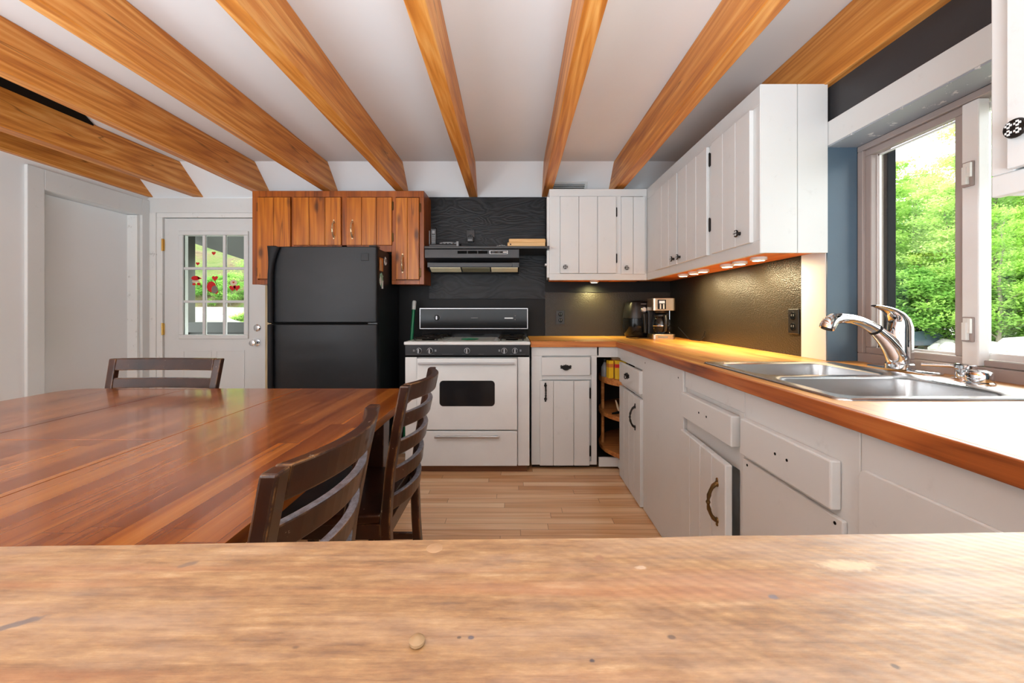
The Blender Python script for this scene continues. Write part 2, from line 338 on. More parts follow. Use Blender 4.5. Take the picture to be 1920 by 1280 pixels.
# ------------------------------------------------------------------ geometry helpers
class MB:
    """collects shapes in world (or local) coordinates and links them as ONE mesh object"""
    def __init__(s): s.bm = bmesh.new()
    def box(s, x0, x1, y0, y1, z0, z1):
        v = [s.bm.verts.new(p) for p in ((x0, y0, z0), (x1, y0, z0), (x1, y1, z0), (x0, y1, z0), (x0, y0, z1), (x1, y0, z1), (x1, y1, z1), (x0, y1, z1))]
        for f in ((3, 2, 1, 0), (4, 5, 6, 7), (0, 1, 5, 4), (1, 2, 6, 5), (2, 3, 7, 6), (3, 0, 4, 7)): s.bm.faces.new([v[i] for i in f])
        return s
    def prism(s, pts, ax, a, b):
        """polygon pts in the two other axes, extruded along axis ax from a to b"""
        def P(p, t):
            q = list(p); q.insert(ax, t); return q
        A = [s.bm.verts.new(P(p, a)) for p in pts]; B = [s.bm.verts.new(P(p, b)) for p in pts]
        n = len(pts); s.bm.faces.new(A); s.bm.faces.new(B[::-1])
        for i in range(n): s.bm.faces.new([A[i], A[(i+1) % n], B[(i+1) % n], B[i]][::-1])
        return s
    def loft(s, rings, cap=True, closed=True):
        R = [[s.bm.verts.new(p) for p in r] for r in rings]; n = len(R[0])
        for a, b in zip(R, R[1:]):
            for i in range(n if closed else n-1): s.bm.faces.new([a[i], a[(i+1) % n], b[(i+1) % n], b[i]])
        if cap: s.bm.faces.new(R[0][::-1]); s.bm.faces.new(R[-1])
        return s
    def sweep(s, pts, rad, seg=12, flat=1.0, up=(0, 0, 1), cap=True):
        """round (or flattened) tube through pts; rad is a number or one per point, flat squeezes it along its normal"""
        pts = [Vector(p) for p in pts]; n = len(pts)
        rad = rad if hasattr(rad, '__len__') else [rad]*n
        rings = []; up = Vector(up)
        for i, p in enumerate(pts):
            t = (pts[min(i+1, n-1)]-pts[max(i-1, 0)]).normalized()
            a = t.cross(up)
            if a.length < 1e-4: a = t.cross(Vector((1, 0, 0)))
            a.normalize(); b = a.cross(t).normalized()
            r = rad[i]; ra, rb = r if hasattr(r, '__len__') else (r, r*flat)
            rings.append([p+a*math.cos(2*PI*k/seg)*ra+b*math.sin(2*PI*k/seg)*rb for k in range(seg)])
        return s.loft(rings, cap)
    def lathe(s, prof, c, axis=2, seg=24):
        """profile of (radius, height) pairs turned about an axis through c"""
        rings = []
        for r, h in prof:
            ring = []
            for k in range(seg):
                a = 2*PI*k/seg; q = [r*math.cos(a), r*math.sin(a)]; q.insert(axis, h)
                ring.append((c[0]+q[0], c[1]+q[1], c[2]+q[2]))
            rings.append(ring)
        return s.loft(rings)
    def cyl(s, c, r, h, axis=2, seg=24): return s.lathe([(r, 0), (r, h)], c, axis, seg)
    def bar(s, p0, p1, w, d, up=(0, 0, 1), w1=None, d1=None):
        """straight rectangular bar, optionally tapering"""
        p0, p1 = Vector(p0), Vector(p1); t = (p1-p0).normalized(); a = t.cross(Vector(up)).normalized(); b = a.cross(t)
        R = []
        for p, ww, dd in ((p0, w, d), (p1, w1 or w, d1 or d)):
            R.append([p+a*ww/2*i+b*dd/2*j for i, j in ((-1, -1), (1, -1), (1, 1), (-1, 1))])
        return s.loft(R)
    def strip(s, secs):
        """loft of rectangular sections given as lists of 4 points"""
        return s.loft(secs)
    def build(s, name, mat, parent=None, bevel=0, smooth=False, seg=2, local=False):
        bm = s.bm
        bmesh.ops.recalc_face_normals(bm, faces=bm.faces)
        me = bpy.data.meshes.new(name); o = bpy.data.objects.new(name, me); COL.objects.link(o)
        if parent is not None:
            o.parent = parent
            if not local:
                m = Matrix.Identity(4); q = parent
                while q is not None:
                    m = Matrix.Translation(q.location) @ q.rotation_euler.to_matrix().to_4x4() @ m; q = q.parent
                bm.transform(m.inverted())
        bm.to_mesh(me); bm.free()
        me.materials.append(M[mat] if isinstance(mat, str) else mat)
        if smooth:
            for p in me.polygons: p.use_smooth = True
            me.set_sharp_from_angle(angle=math.radians(40))
        if bevel:
            md = o.modifiers.new('bevel', 'BEVEL'); md.width = bevel; md.segments = seg; md.limit_method = 'ANGLE'; md.angle_limit = math.radians(35)
        return o

def tag(o, label, cat, group=None, kind=None):
    o['label'] = label; o['category'] = cat
    if group: o['group'] = group
    if kind: o['kind'] = kind
    return o
def thing(name, label, cat, loc=(0, 0, 0), rz=0, group=None):
    o = bpy.data.objects.new(name, None); COL.objects.link(o); o.empty_display_size = .05
    o.location = loc; o.rotation_euler = (0, 0, rz)
    return tag(o, label, cat, group)
def dup(root, loc, rz=None, label=None):
    def cp(o, par):
        c = o.copy(); COL.objects.link(c); c.parent = par
        for ch in list(o.children): cp(ch, c)
        return c
    r = cp(root, None); r.location = loc
    if rz is not None: r.rotation_euler = (0, 0, rz)
    if label: r['label'] = label
    return r
def struct(mb, name, mat, label, cat, bevel=0): return tag(mb.build(name, mat, None, bevel), label, cat, None, 'structure')
def arc(f, n): return [f(i/(n-1)) for i in range(n)]

XR, XL, YB = 1.346, -3.158, 3.435     # right, left and back wall faces
ZC, ZS = 2.335, 2.112                 # ceiling, and the height where its slope meets the back wall

# ------------------------------------------------------------------ room shell
struct(MB().box(-3.4, 1.66, -2.7, 3.6, -.06, 0), 'floor', 'floor', 'pale oak strip floor running across the kitchen', 'floor')
struct(MB().prism([(-2.7, ZC), (3.2, ZC), (YB, ZS), (3.6, ZS-.02), (3.6, ZC+.12), (-2.7, ZC+.12)], 0, -3.4, 1.66), 'ceiling', 'ceil', 'white ceiling above the beams, sloping down at the back wall', 'ceiling')
DX0, DX1, DZ1 = -3.03, -2.155, 1.93    # back door leaf
mb = MB()
mb.box(-3.4, DX0-.02, YB, YB+.14, 0, 2.4); mb.box(DX1+.035, 1.5, YB, YB+.14, 0, 2.4); mb.box(DX0-.02, DX1+.035, YB, YB+.14, DZ1+.02, 2.4)
struct(mb, 'wall_back', 'wall', 'white back wall holding the glazed door', 'wall')
LY0, LY1, LZ1 = 2.652, 3.347, 1.938    # blocked doorway in the left wall
mb = MB()
mb.box(XL-.24, XL, -2.7, LY0, 0, 2.4); mb.box(XL-.24, XL, LY1, 3.6, 0, 2.4); mb.box(XL-.24, XL, LY0, LY1, LZ1, 2.4); mb.box(XL-.24, XL-.10, LY0, LY1, 0, LZ1)
struct(mb, 'wall_left', 'wall', 'white left wall with the blocked doorway', 'wall')
WY0, WY1, WZ0, WZ1 = .84, 1.694, .875, 1.828   # window opening
mb = MB()
XO = 1.60
mb.box(XR, XO, -2.7, WY0, 0, 2.4); mb.box(XR, XO, WY1, 3.6, 0, 2.4); mb.box(XR, XO, WY0, WY1, 0, WZ0); mb.box(XR, XO, WY0, WY1, WZ1, 2.4)
struct(mb, 'wall_right', 'slate_wall', 'charcoal painted right wall around the window', 'wall')
mb = MB()
mb.box(-3.4, 1.66, -2.8, -2.7, 0, 2.4)
struct(mb, 'wall_rear', 'wall', 'white wall of the room behind the viewer', 'wall')

# black covering of the back wall behind fridge and stove
struct(MB().box(-1.12, XR, YB-.006, YB, 0, ZS-.002), 'trim_1', 'black_wall', 'black painted lower wall behind the stove', 'wall panel')
struct(MB().box(-.735, .262, YB-.022, YB-.006, 1.235, ZS-.004), 'trim_2', 'ply', 'black plywood sheet with swirling grain behind the range hood', 'wall panel')
struct(MB().box(.262, XR-.008, YB-.016, YB-.006, .915, 1.292), 'trim_3', 'emboss', 'embossed dark backsplash on the back wall beside the stove', 'backsplash')
struct(MB().box(.262, XR-.008, YB-.026, YB-.006, 1.292, 1.302), 'trim_4', 'black_wall', 'thin black ledge strip above the back wall backsplash', 'trim')
struct(MB().box(XR-.008, XR, 1.845, YB-.006, .915, 1.42), 'trim_5', 'emboss', 'embossed dark bronze backsplash on the right wall', 'backsplash')
# white band over the door, jambs and casing of the blocked doorway
struct(MB().box(XL, -2.09, YB-.02, YB, 1.975, ZS-.012), 'trim_6', 'white', 'white header board above the glazed back door', 'trim', .002)
struct(MB().box(XL, DX0-.055, YB-.022, YB, 0, 1.975), 'trim_7', 'worn', 'scuffed white casing board left of the glazed back door', 'trim', .002)
mb = MB(); mb.box(DX0-.055, DX0-.006, YB-.012, YB+.1, 0, DZ1+.006); mb.box(DX0-.055, DX1+.03, YB-.012, YB+.1, DZ1+.006, 1.975)
struct(mb, 'trim_8', 'worn', 'chipped white jamb and head of the glazed back door', 'trim', .002)
struct(MB().box(DX1+.006, DX1+.06, YB-.014, YB+.1, 0, DZ1+.006), 'trim_9', 'jamb_raw', 'bare wooden jamb between glazed door and black fridge', 'trim', .002)
mb = MB(); mb.box(XL, XL+.022, LY0-.095, LY0, 0, 2.075); mb.box(XL, XL+.022, LY0, LY1, LZ1, 2.075); mb.box(XL, XL+.022, LY1, YB-.022, 0, 2.075)
struct(mb, 'trim_10', 'white', 'broad white casing around the blocked doorway on the left', 'trim', .003)
dr = MB().box(XL-.10, XL-.085, LY0+.004, LY1-.002, 0, LZ1-.002).build('door_2', 'wall')
tag(dr, 'blank white panel filling the doorway in the left wall', 'doorway panel', kind='structure')
struct(MB().box(XL-.085, XL-.001, LY1-.022, LY1-.002, 0, LZ1-.004), 'trim_11', 'worn', 'scuffed inner jamb of the blocked left doorway', 'trim')
# black board on the ceiling at the left
mb = MB(); mb.prism([(-2.05, 1.5), (-2.14, 1.65), (-2.76, 2.63), (-3.15, 2.63), (-3.15, 1.5)], 2, ZC-.012, ZC-.001)
struct(mb, 'trim_12', 'black_dull', 'black board on the ceiling between the leftmost beams', 'ceiling board')

# ------------------------------------------------------------------ ceiling beams
def beam(x0f, x1f, x0b, x1b, label, z0=ZS, z1=ZC-.0005, yf=-2.65, yb=YB-.002):
    """x at y=1.26 (f) and at the back wall (b); straight line between, carried on to the rear"""
    k = (yf-1.26)/(3.43-1.26)
    a0, a1 = x0f+(x0f-x0b)*-k, x1f+(x1f-x1b)*-k
    if yb > 3.3: b0, b1 = x0b, x1b
    cx = (b0+b1)/2
    o = thing('ceiling_beam', label, 'beam', (cx, yb, z0), group='ceiling beams')
    COL.objects.unlink(o); bpy.data.objects.remove(o)
    mb = MB(); n = 14; rnd = random.Random(label); R = []
    for i in range(n+1):
        t = i/n; y = yf+(yb-yf)*t; j = lambda: rnd.uniform(-.0018, .0018)
        l, r = a0+(b0-a0)*t, a1+(b1-a1)*t
        R.append([(l+j(), y, z0+j()), (r+j(), y, z0+j()), (r+j(), y, z1), (l+j(), y, z1)])
    mb.loft(R)
    ob = mb.build('ceiling_beam', 'beam', None, .004)
    ob.data.transform(Matrix.Translation((-cx, -yb, -z0))); ob.location = (cx, yb, z0)
    return tag(ob, label, 'beam', 'exposed ceiling beams')
beam(-3.19, -3.122, -3.19, -3.122, 'dark pine beam running along the top of the left wall')
beam(-2.857, -2.768, -2.775, -2.69, 'pine beam next to the one on the left wall, ending above the glazed door')
beam(-2.165, -2.098, -2.16, -2.093, 'knotty pine beam ending at the left end of the wooden cabinets')
beam(-1.575, -1.507, -1.575, -1.507, 'cracked pine beam ending above the middle of the wooden cabinets')
beam(-.953, -.882, -.978, -.907, 'pine beam ending at the right end of the wooden cabinets')
beam(-.354, -.284, -.395, -.322, 'narrow pine beam ending above the range hood')
beam(.222, .296, .235, .309, 'pine beam ending at the left edge of the white wall cabinet')
beam(.803, .876, .80, .878, 'pine beam with two dark knots ending above the white corner cabinets')
beam(1.309, 1.375, 1.309, 1.375, 'rough pine beam along the right wall over the window', z0=2.085)

# ------------------------------------------------------------------ window in the right wall
struct(MB().box(XR-.02, XR, WY1, 1.84, .915, WZ1+.1), 'trim_13', 'white', 'white upright casing board left of the kitchen window', 'trim', .002)
struct(MB().box(XR-.02, XR, .70, WY1, WZ1, WZ1+.1), 'trim_14', 'white', 'white head casing board above the kitchen window', 'trim', .002)
struct(MB().box(XR-.02, XR, .70, WY0, .915, WZ1), 'trim_15', 'white', 'white upright casing at the near side of the kitchen window', 'trim', .002)
struct(MB().box(XR-.018, 1.455, WY1-.006, WY1-.0005, .915, WZ1), 'trim_16', 'dark_slate', 'slate blue window reveal beside the left casing', 'trim')
struct(MB().box(XR-.018, 1.455, WY0+.0005, WY0+.006, .915, WZ1), 'trim_17', 'dark_slate', 'slate blue window reveal at the near side', 'trim')
struct(MB().box(XR-.018, 1.455, WY0+.006, WY1-.006, WZ1-.006, WZ1-.0005), 'trim_18', 'reveal', 'grey flaking soffit of the kitchen window reveal', 'trim')
w = tag(thing('window_1', '', ''), 'sliding kitchen window in taupe frame over the sink', 'window', kind='structure'); w.location = (1.53, 1.26, .915)
mb = MB()
fx0, fx1 = 1.455, 1.545
mb.box(fx0, fx1, WY0+.006, WY1-.006, .90, .952); mb.box(fx0, fx1, WY0+.006, WY1-.006, WZ1-.03, WZ1-.006)
mb.box(fx0, fx1, WY1-.032, WY1-.006, .952, WZ1-.03); mb.box(fx0, fx1, WY0+.006, WY0+.032, .952, WZ1-.03)
mb.build('window_frame', 'taupe', w, .003)
def sash(name, y0, y1, x0, x1, mat, st, zb0, zb1):
    mb = MB(); mb.box(x0, x1, y0, y1, zb0, zb0+st); mb.box(x0, x1, y0, y1, zb1-st, zb1); mb.box(x0, x1, y0, y0+st, zb0+st, zb1-st); mb.box(x0, x1, y1-st, y1, zb0+st, zb1-st)
    return mb.build(name, mat, w, .003)
a = sash('sliding_sash', 1.299, 1.662, 1.467, 1.495, 'taupe', .026, .952, 1.798)
mb = MB(); z0, z1 = .978, 1.772; ya, yb = 1.325, 1.636
mb.box(1.495, 1.503, ya, yb, z0, z0+.008); mb.box(1.495, 1.503, ya, yb, z1-.006, z1); mb.box(1.495, 1.503, ya, ya+.006, z0, z1); mb.box(1.495, 1.503, yb-.008, yb, z0, z1)
mb.build('glazing_bead', 'vinyl', a)
MB().box(1.497, 1.501, ya+.006, yb-.008, z0+.008, z1-.006).build('window_pane', 'glass', a)
MB().box(1.459, 1.495, 1.250, 1.297, .953, 1.797).build('meeting_stile', 'vinyl', w, .003)
b = sash('fixed_sash', .874, 1.300, 1.505, 1.535, 'vinyl', .022, .972, 1.79)
MB().box(1.515, 1.520, .896, 1.278, .994, 1.768).build('window_pane', 'glass', b)
MB().box(1.505, 1.515, 1.268, 1.278, .994, 1.768).build('rubber_gasket', 'rubber', b)
MB().box(1.475, 1.504, .874, 1.249, .953, .972).build('sill_track', 'taupe', w, .002)
for zz in (1.565, 1.068):
    lt = MB().box(1.449, 1.459, 1.258, 1.290, zz-.04, zz+.04).build('window_latch', 'taupe', w, .003)
    mb = MB(); mb.box(1.436, 1.449, 1.266, 1.278, zz-.034, zz+.022); mb.box(1.441, 1.449, 1.258, 1.268, zz-.012, zz+.034); mb.box(1.447, 1.4492, 1.260, 1.284, zz+.012, zz+.036)
    mb.build('latch_lever', 'white_plastic', lt, .002)
MB().box(1.546, 1.578, 1.645, 1.70, .90, 1.80).build('outer_casing', 'black_dull', w)

# ------------------------------------------------------------------ glazed back door
d = tag(thing('door_1', '', ''), 'white half glazed back door with nine panes', 'door', kind='structure'); d.location = (DX0, YB, 0)
gx0, gx1, gz0, gz1 = -2.862, -2.335, .925, 1.785
dy0, dy1 = YB+.004, YB+.048
mb = MB()
mb.box(DX0, gx0, dy0, dy1, .006, DZ1); mb.box(gx1, DX1, dy0, dy1, .006, DZ1); mb.box(gx0, gx1, dy0, dy1, .006, gz0); mb.box(gx0, gx1, dy0, dy1, gz1, DZ1)
sl = mb.build('door_leaf', 'white', d)
for k in (0, 1):
    x = gx0-.01+k*.285
    mb = MB(); t = .012
    mb.box(x, x+.25, dy0-.004, dy0, .30, .30+t); mb.box(x, x+.25, dy0-.004, dy0, .78, .78+t); mb.box(x, x+t, dy0-.004, dy0, .30+t, .78); mb.box(x+.25-t, x+.25, dy0-.004, dy0, .30+t, .78)
    mb.build('door_panel_moulding', 'white', sl, .0015)
mb = MB(); t = .036
mb.box(gx0-t, gx1+t, dy0-.016, dy0+.01, gz0-t, gz0); mb.box(gx0-t, gx1+t, dy0-.016, dy0+.01, gz1, gz1+t); mb.box(gx0-t, gx0, dy0-.016, dy0+.01, gz0, gz1); mb.box(gx1, gx1+t, dy0-.016, dy0+.01, gz0, gz1)
gf = mb.build('glazing_frame', 'white', d, .004)
mb = MB(); pw = (gx1-gx0)/3; ph = (gz1-gz0)/3
for i in (1, 2): mb.box(gx0+pw*i-.011, gx0+pw*i+.011, dy0-.008, dy0+.018, gz0, gz1)
for i in (1, 2): mb.box(gx0, gx1, dy0-.0075, dy0+.0175, gz0+ph*i-.011, gz0+ph*i+.011)
mb.build('glazing_bars', 'white', gf, .003)
for i in range(3):
    for j in range(3):
        MB().box(gx0+pw*i+(.011 if i else 0), gx0+pw*(i+1)-(.011 if i < 2 else 0), dy0+.006, dy0+.010, gz0+ph*j+(.011 if j else 0), gz0+ph*(j+1)-(.011 if j < 2 else 0)).build('door_pane', 'glass', gf)
for zz in (1.70, .975):
    h = MB().box(DX0-.016, DX0+.004, dy0-.012, dy0-.002, zz-.05, zz+.05).build('hinge', 'brass', d, .001)
    MB().cyl((DX0-.006, dy0-.016, zz-.052), .007, .104, 2, 12).build('hinge_pin', 'brass', h, smooth=True)
MB().lathe([(.031, 0), (.031, -.008), (.024, -.014), (.018, -.016)], (DX1-.07, dy0, .985), 1).build('deadbolt', 'chrome', d, smooth=True)
kb = MB().lathe([(.031, 0), (.030, -.008), (.014, -.012), (.014, -.035), (.026, -.042), (.029, -.055), (.024, -.068), (.010, -.072)], (DX1-.075, dy0, .858), 1).build('door_knob', 'chrome', d, smooth=True)
# stickers on the glass
def heart(mb, cx, cz, r, y0, y1):
    pts = []
    for k in range(28):
        t = 2*PI*k/28
        pts.append((cx+r*16*math.sin(t)**3/16, cz+r*(13*math.cos(t)-5*math.cos(2*t)-2*math.cos(3*t)-math.cos(4*t))/16))
    mb.prism(pts, 1, y0, y1)
def disc(mb, cx, cz, rx, rz, y0, y1, n=20): mb.prism([(cx+rx*math.cos(2*PI*k/n), cz+rz*math.sin(2*PI*k/n)) for k in range(n)], 1, y0, y1)
def D(px, py): return ((px-965)*3.44/745, H+(584-py)*3.44/745)
sy1, sy0 = dy0+.006, dy0+.005
for (px, py, r, lab) in ((370, 494, .026, 'small red heart sticker in the top left door pane'), (400, 474.5, .028, 'small red heart sticker in the top middle door pane')):
    x, z = D(px, py); mb = MB(); heart(mb, x, z, r*.62, sy0, sy1); o = mb.build('heart_sticker', 'red')
    tag(o, lab, 'sticker', 'window stickers on the back door')
x, z = D(367, 526); mb = MB(); t = thing('window_sticker', 'red cap and boots sticker in the left middle door pane', 'sticker', (x, sy1, z-.045), group='window stickers on the back door')
disc(mb, x-.006, z+.022, .036, .020, sy0, sy1); mb.prism([(x+.01, z+.04), (x+.05, z+.018), (x+.02, z+.010)], 1, sy0, sy1); mb.build('red_cap', 'red', t)
mb = MB(); disc(mb, x-.002, z-.006, .034, .012, sy0, sy1); mb.build('pale_face', 'skin_tone', t)
mb = MB(); disc(mb, x-.018, z-.030, .016, .010, sy0, sy1); disc(mb, x+.022, z-.028, .016, .012, sy0, sy1); mb.build('red_boots', 'red', t)
x, z = D(397, 540); t = thing('window_sticker', 'round red sticker holding a heart in the middle door pane', 'sticker', (x, sy1, z-.055), group='window stickers on the back door')
mb = MB(); disc(mb, x-.006, z+.012, .040, .046, sy0, sy1); disc(mb, x+.034, z-.03, .018, .02, sy0, sy1); mb.build('red_body', 'red', t)
mb = MB(); disc(mb, x+.022, z-.012, .028, .034, sy0-.001, sy1-.001); mb.build('grey_belly', 'grey_vinyl', t)
mb = MB(); heart(mb, x+.024, z+.086, .026, sy0, sy1); mb.build('held_heart', 'red', t)
mb = MB(); mb.prism([(x+.02, z+.066), (x+.026, z+.066), (x+.05, z+.018), (x+.044, z+.018)], 1, sy0, sy1); mb.build('balloon_string', 'black_plastic', t)
x, z = D(439, 540); t = thing('window_sticker', 'red sticker with pale round head in the right middle door pane', 'sticker', (x, sy1, z-.045), group='window stickers on the back door')
mb = MB(); heart(mb, x-.018, z+.002, .028, sy0, sy1); heart(mb, x+.02, z+.004, .028, sy0, sy1); mb.build('red_hearts', 'red', t)
mb = MB(); disc(mb, x-.008, z+.048, .030, .026, sy0, sy1); mb.build('pale_head', 'skin_tone', t)
mb = MB(); heart(mb, x-.008, z+.05, .010, sy0-.001, sy1-.001); mb.build('heart_nose', 'red', t)

# ------------------------------------------------------------------ cabinet helpers (face 'y' looks towards -y, face 'x' towards -x)
def fbox(mb, face, a0, a1, f, b, z0, z1):
    if face == 'y': mb.box(a0, a1, f, b, z0, z1)
    else: mb.box(f, b, a0, a1, z0, z1)
def FP(face, a, d, z): return (a, d, z) if face == 'y' else (d, a, z)
def boards(mb, face, a0, a1, f, b, z0, z1, n, gap=.003):
    w = (a1-a0)/n
    for i in range(n): fbox(mb, face, a0+w*i+(gap/2 if i else 0), a0+w*(i+1)-(gap/2 if i < n-1 else 0), f, b, z0, z1)
    fbox(mb, face, a0+.004, a1-.004, b-.004, b, z0+.002, z1-.002)
def pull(par, face, a, z, f, L=.11, mat='bronze', r=.0055, name='handle', tilt=0):
    mb = MB(); pts, rad = [], []
    for i in range(17):
        t = i/16; zz = z+(t-.5)*L; out = .028*math.sin(PI*t)**.6
        pts.append(FP(face, a+tilt*(t-.5), f-.004-out, zz)); c = abs(t-.5)
        rad.append(r*(1.0+.35*math.cos(t*6*PI*2)*(c < .2))*(1.25 if c > .42 else 1))
    mb.sweep(pts, rad, 8, up=(1, 0, 0) if face == 'y' else (0, 1, 0))
    for s_ in (-1, 1):
        c = FP(face, a+tilt*.5*s_, f, z+s_*L/2)
        mb.lathe([(.011, 0), (.010, -.004), (.004, -.009)], c, 1 if face == 'y' else 0, 10)
        c2 = FP(face, a+tilt*.5*s_, f, z+s_*(L/2+.014)); mb.lathe([(.007, 0), (.005, -.004)], c2, 1 if face == 'y' else 0, 8)
    return mb.build(name, mat, par, smooth=True)
def knob(par, face, a, z, f, r=.017):
    ax = 1 if face == 'y' else 0
    k = MB().lathe([(r*.5, 0), (r*.4, -.006), (r*.35, -.012), (r*.95, -.016), (r, -.019), (r*.9, -.023), (r*.3, -.024)], FP(face, a, f, z), ax, 20).build('knob', 'iron', par, smooth=True)
    mb = MB()
    for q in range(4):
        an = PI/4+q*PI/2; ca, cz = a+r*.52*math.cos(an), z+r*.52*math.sin(an); s_ = r*.13
        for dx, dz in ((2.2, .8), (.8, 2.2)):
            fbox(mb, face, ca-s_*dx, ca+s_*dx, f-.0252, f-.022, cz-s_*dz, cz+s_*dz)
    mb.build('pierced_crosses', 'white', k)
    return k
def hinge(par, face, a, z, f, h=.06, mat='iron', w=.012):
    mb = MB(); fbox(mb, face, a-w/2, a+w/2, f-.003, f, z-h/2, z+h/2)
    c = FP(face, a, f-.004, z-h*.5); mb.cyl(c, .0045, h, 2, 10)
    for e in (-1, 1): mb.lathe([(.001, 0), (.005, .006), (.001, .012)], FP(face, a, f-.004, z+e*h*.5-.006), 2, 8)
    return mb.build('hinge', mat, par)
def batwing(par, face, a, z, f, s_=1.0):
    ax = 1 if face == 'y' else 0
    o = [(0, .022), (.006, .014), (.014, .017), (.020, .010), (.034, .015), (.042, .008), (.036, .001), (.042, -.006), (.030, -.012), (.022, -.008), (.012, -.016), (0, -.022)]
    pts = [(a+x*s_, z+y*s_) for x, y in o]+[(a-x*s_, z+y*s_) for x, y in o[-2:0:-1]]
    mb = MB(); mb.prism(pts, ax, f-.003, f)
    pl = mb.build('drawer_pull', 'iron', par, .0008)
    mb = MB(); mb.sweep([FP(face, a+.028*s_*math.cos(t), f-.008-.008*abs(math.sin(t)), z+.004-.022*s_*math.sin(t)) for t in [PI*k/12 for k in range(13)]], .003, 8)
    for e in (-1, 1): mb.lathe([(.006, 0), (.005, -.010), (.002, -.012)], FP(face, a+e*.028*s_, f-.002, z+.004), ax, 10)
    mb.build('bail', 'iron', pl, smooth=True)

# ------------------------------------------------------------------ stained wooden cabinets over the fridge
WY = 3.16
t = thing('wooden_wall_cabinet', 'stained pine wall cabinet built around the top of the black fridge', 'cabinet', (-1.40, YB-.006, 1.341))
mb = MB(); zt = 2.085; yb_ = YB-.024
x0, x1, xa, xb = -2.087, -.721, -1.752, -.978
mb.box(x0, xa, WY+.02, yb_, 1.345, zt-.002); mb.box(xb+.012, x1+.001, WY+.02, yb_, 1.345, zt-.002); mb.box(xa, xb+.012, WY+.02, yb_, 1.66, zt-.002)
mb.build('carcass', 'cab_trim', t)
mb = MB(); f0, f1 = WY, WY+.02
mb.box(x0, x1, f0, f1, 2.036, zt); mb.box(x0, x0+.045, f0, f1, 1.341, 2.036); mb.box(x0+.045, xa, f0, f1, 1.341, 1.378); mb.box(x1-.036, x1, f0, f1, 1.341, 2.036); mb.box(xb, x1-.036, f0, f1, 1.341, 1.372)
mb.box(xb, xb+.034, f0, f1, 1.372, 2.036); mb.box(-1.775, -1.752, f0, f1, 1.378, 2.036); mb.box(-1.376, -1.332, f0, f1, 1.64, 2.036)
mb.prism([(-1.752, 1.655), (-1.752, 1.63), (-1.12, 1.63), (-1.085, 1.612), (-1.06, 1.60), (xb, 1.60), (xb, 1.655)], 1, f0, f1)
mb.build('face_frame', 'cab_trim', t, .002)
def wdoor(a0, a1, z0, z1, n, hx, hz, hm, pl=None):
    mb = MB(); boards(mb, 'y', a0, a1, WY-.018, WY, z0, z1, n)
    dd = mb.build('cabinet_door', 'cab_wood', t, .0025)
    for zz in hz: hinge(dd, 'y', hx, zz, WY-.002, .062, hm)
    if pl: pull(dd, 'y', pl[0], pl[1], WY-.018, .115, 'pale_brass')
    return dd
wdoor(-2.036, -1.777, 1.385, 2.028, 2, -2.042, (1.955, 1.44), 'iron')
wdoor(-1.752, -1.376, 1.651, 2.028, 3, -1.745, (1.965, 1.715), 'bronze', (-1.43, 1.775))
wdoor(-1.330, -.974, 1.651, 2.028, 3, -.968, (1.965, 1.715), 'bronze', (-1.283, 1.775))
wdoor(-.940, -.758, 1.380, 2.025, 2, -.750, (1.95, 1.435), 'bronze', (-.886, 1.507))

# ------------------------------------------------------------------ white wall cabinets
UZ0, UZ1 = 1.372, 2.087
t = thing('white_wall_cabinet', 'white two door wall cabinet on the back wall right of the range hood', 'cabinet', (.65, YB-.022, UZ0))
UY = 3.12
mb = MB(); mb.box(.272, 1.03, UY+.02, YB-.028, UZ0+.022, UZ1-.002); mb.build('carcass', 'white', t, .002)
MB().box(.29, 1.03, UY+.022, YB-.03, UZ0+.008, UZ0+.022).build('underside', 'under', t)
mb = MB(); mb.box(.272, 1.0385, UY, UY+.02, UZ0, 1.424); mb.box(.272, 1.0385, UY, UY+.02, 2.03, UZ1); mb.box(.272, .356, UY, UY+.02, 1.424, 2.03); mb.box(.79, .835, UY, UY+.02, 1.424, 2.03); mb.box(1.01, 1.0385, UY, UY+.02, 1.424, 2.03)
mb.build('face_frame', 'white', t, .002)
MB().box(.254, .272, UY+.004, UY+.06, UZ0+.02, UZ1-.06).build('side_stile', 'worn', t, .002)
MB().box(.240, .272, UY+.02, UY+.08, 1.49, 1.505).build('shelf_cleat', 'worn', t, .002)
def ldoor(par, face, a0, a1, f, z0, z1, n, th=.018, mat='white', kn=None, hg=None, name='cabinet_door', bev=.003):
    mb = MB(); boards(mb, face, a0, a1, f-th, f, z0, z1, n)
    dd = mb.build(name, mat, par, bev)
    if kn: knob(dd, face, kn[0], kn[1], f-th)
    for q in hg or (): hinge(dd, face, q[0], q[1], f-.001, .065, 'iron')
    return dd
ldoor(t, 'y', .356, .792, UY, 1.425, 2.024, 3, kn=(.393, 1.472), hg=((.799, 1.905), (.799, 1.543)))
ldoor(t, 'y', .833, 1.019, UY, 1.418, 2.022, 2, kn=(.871, 1.465))

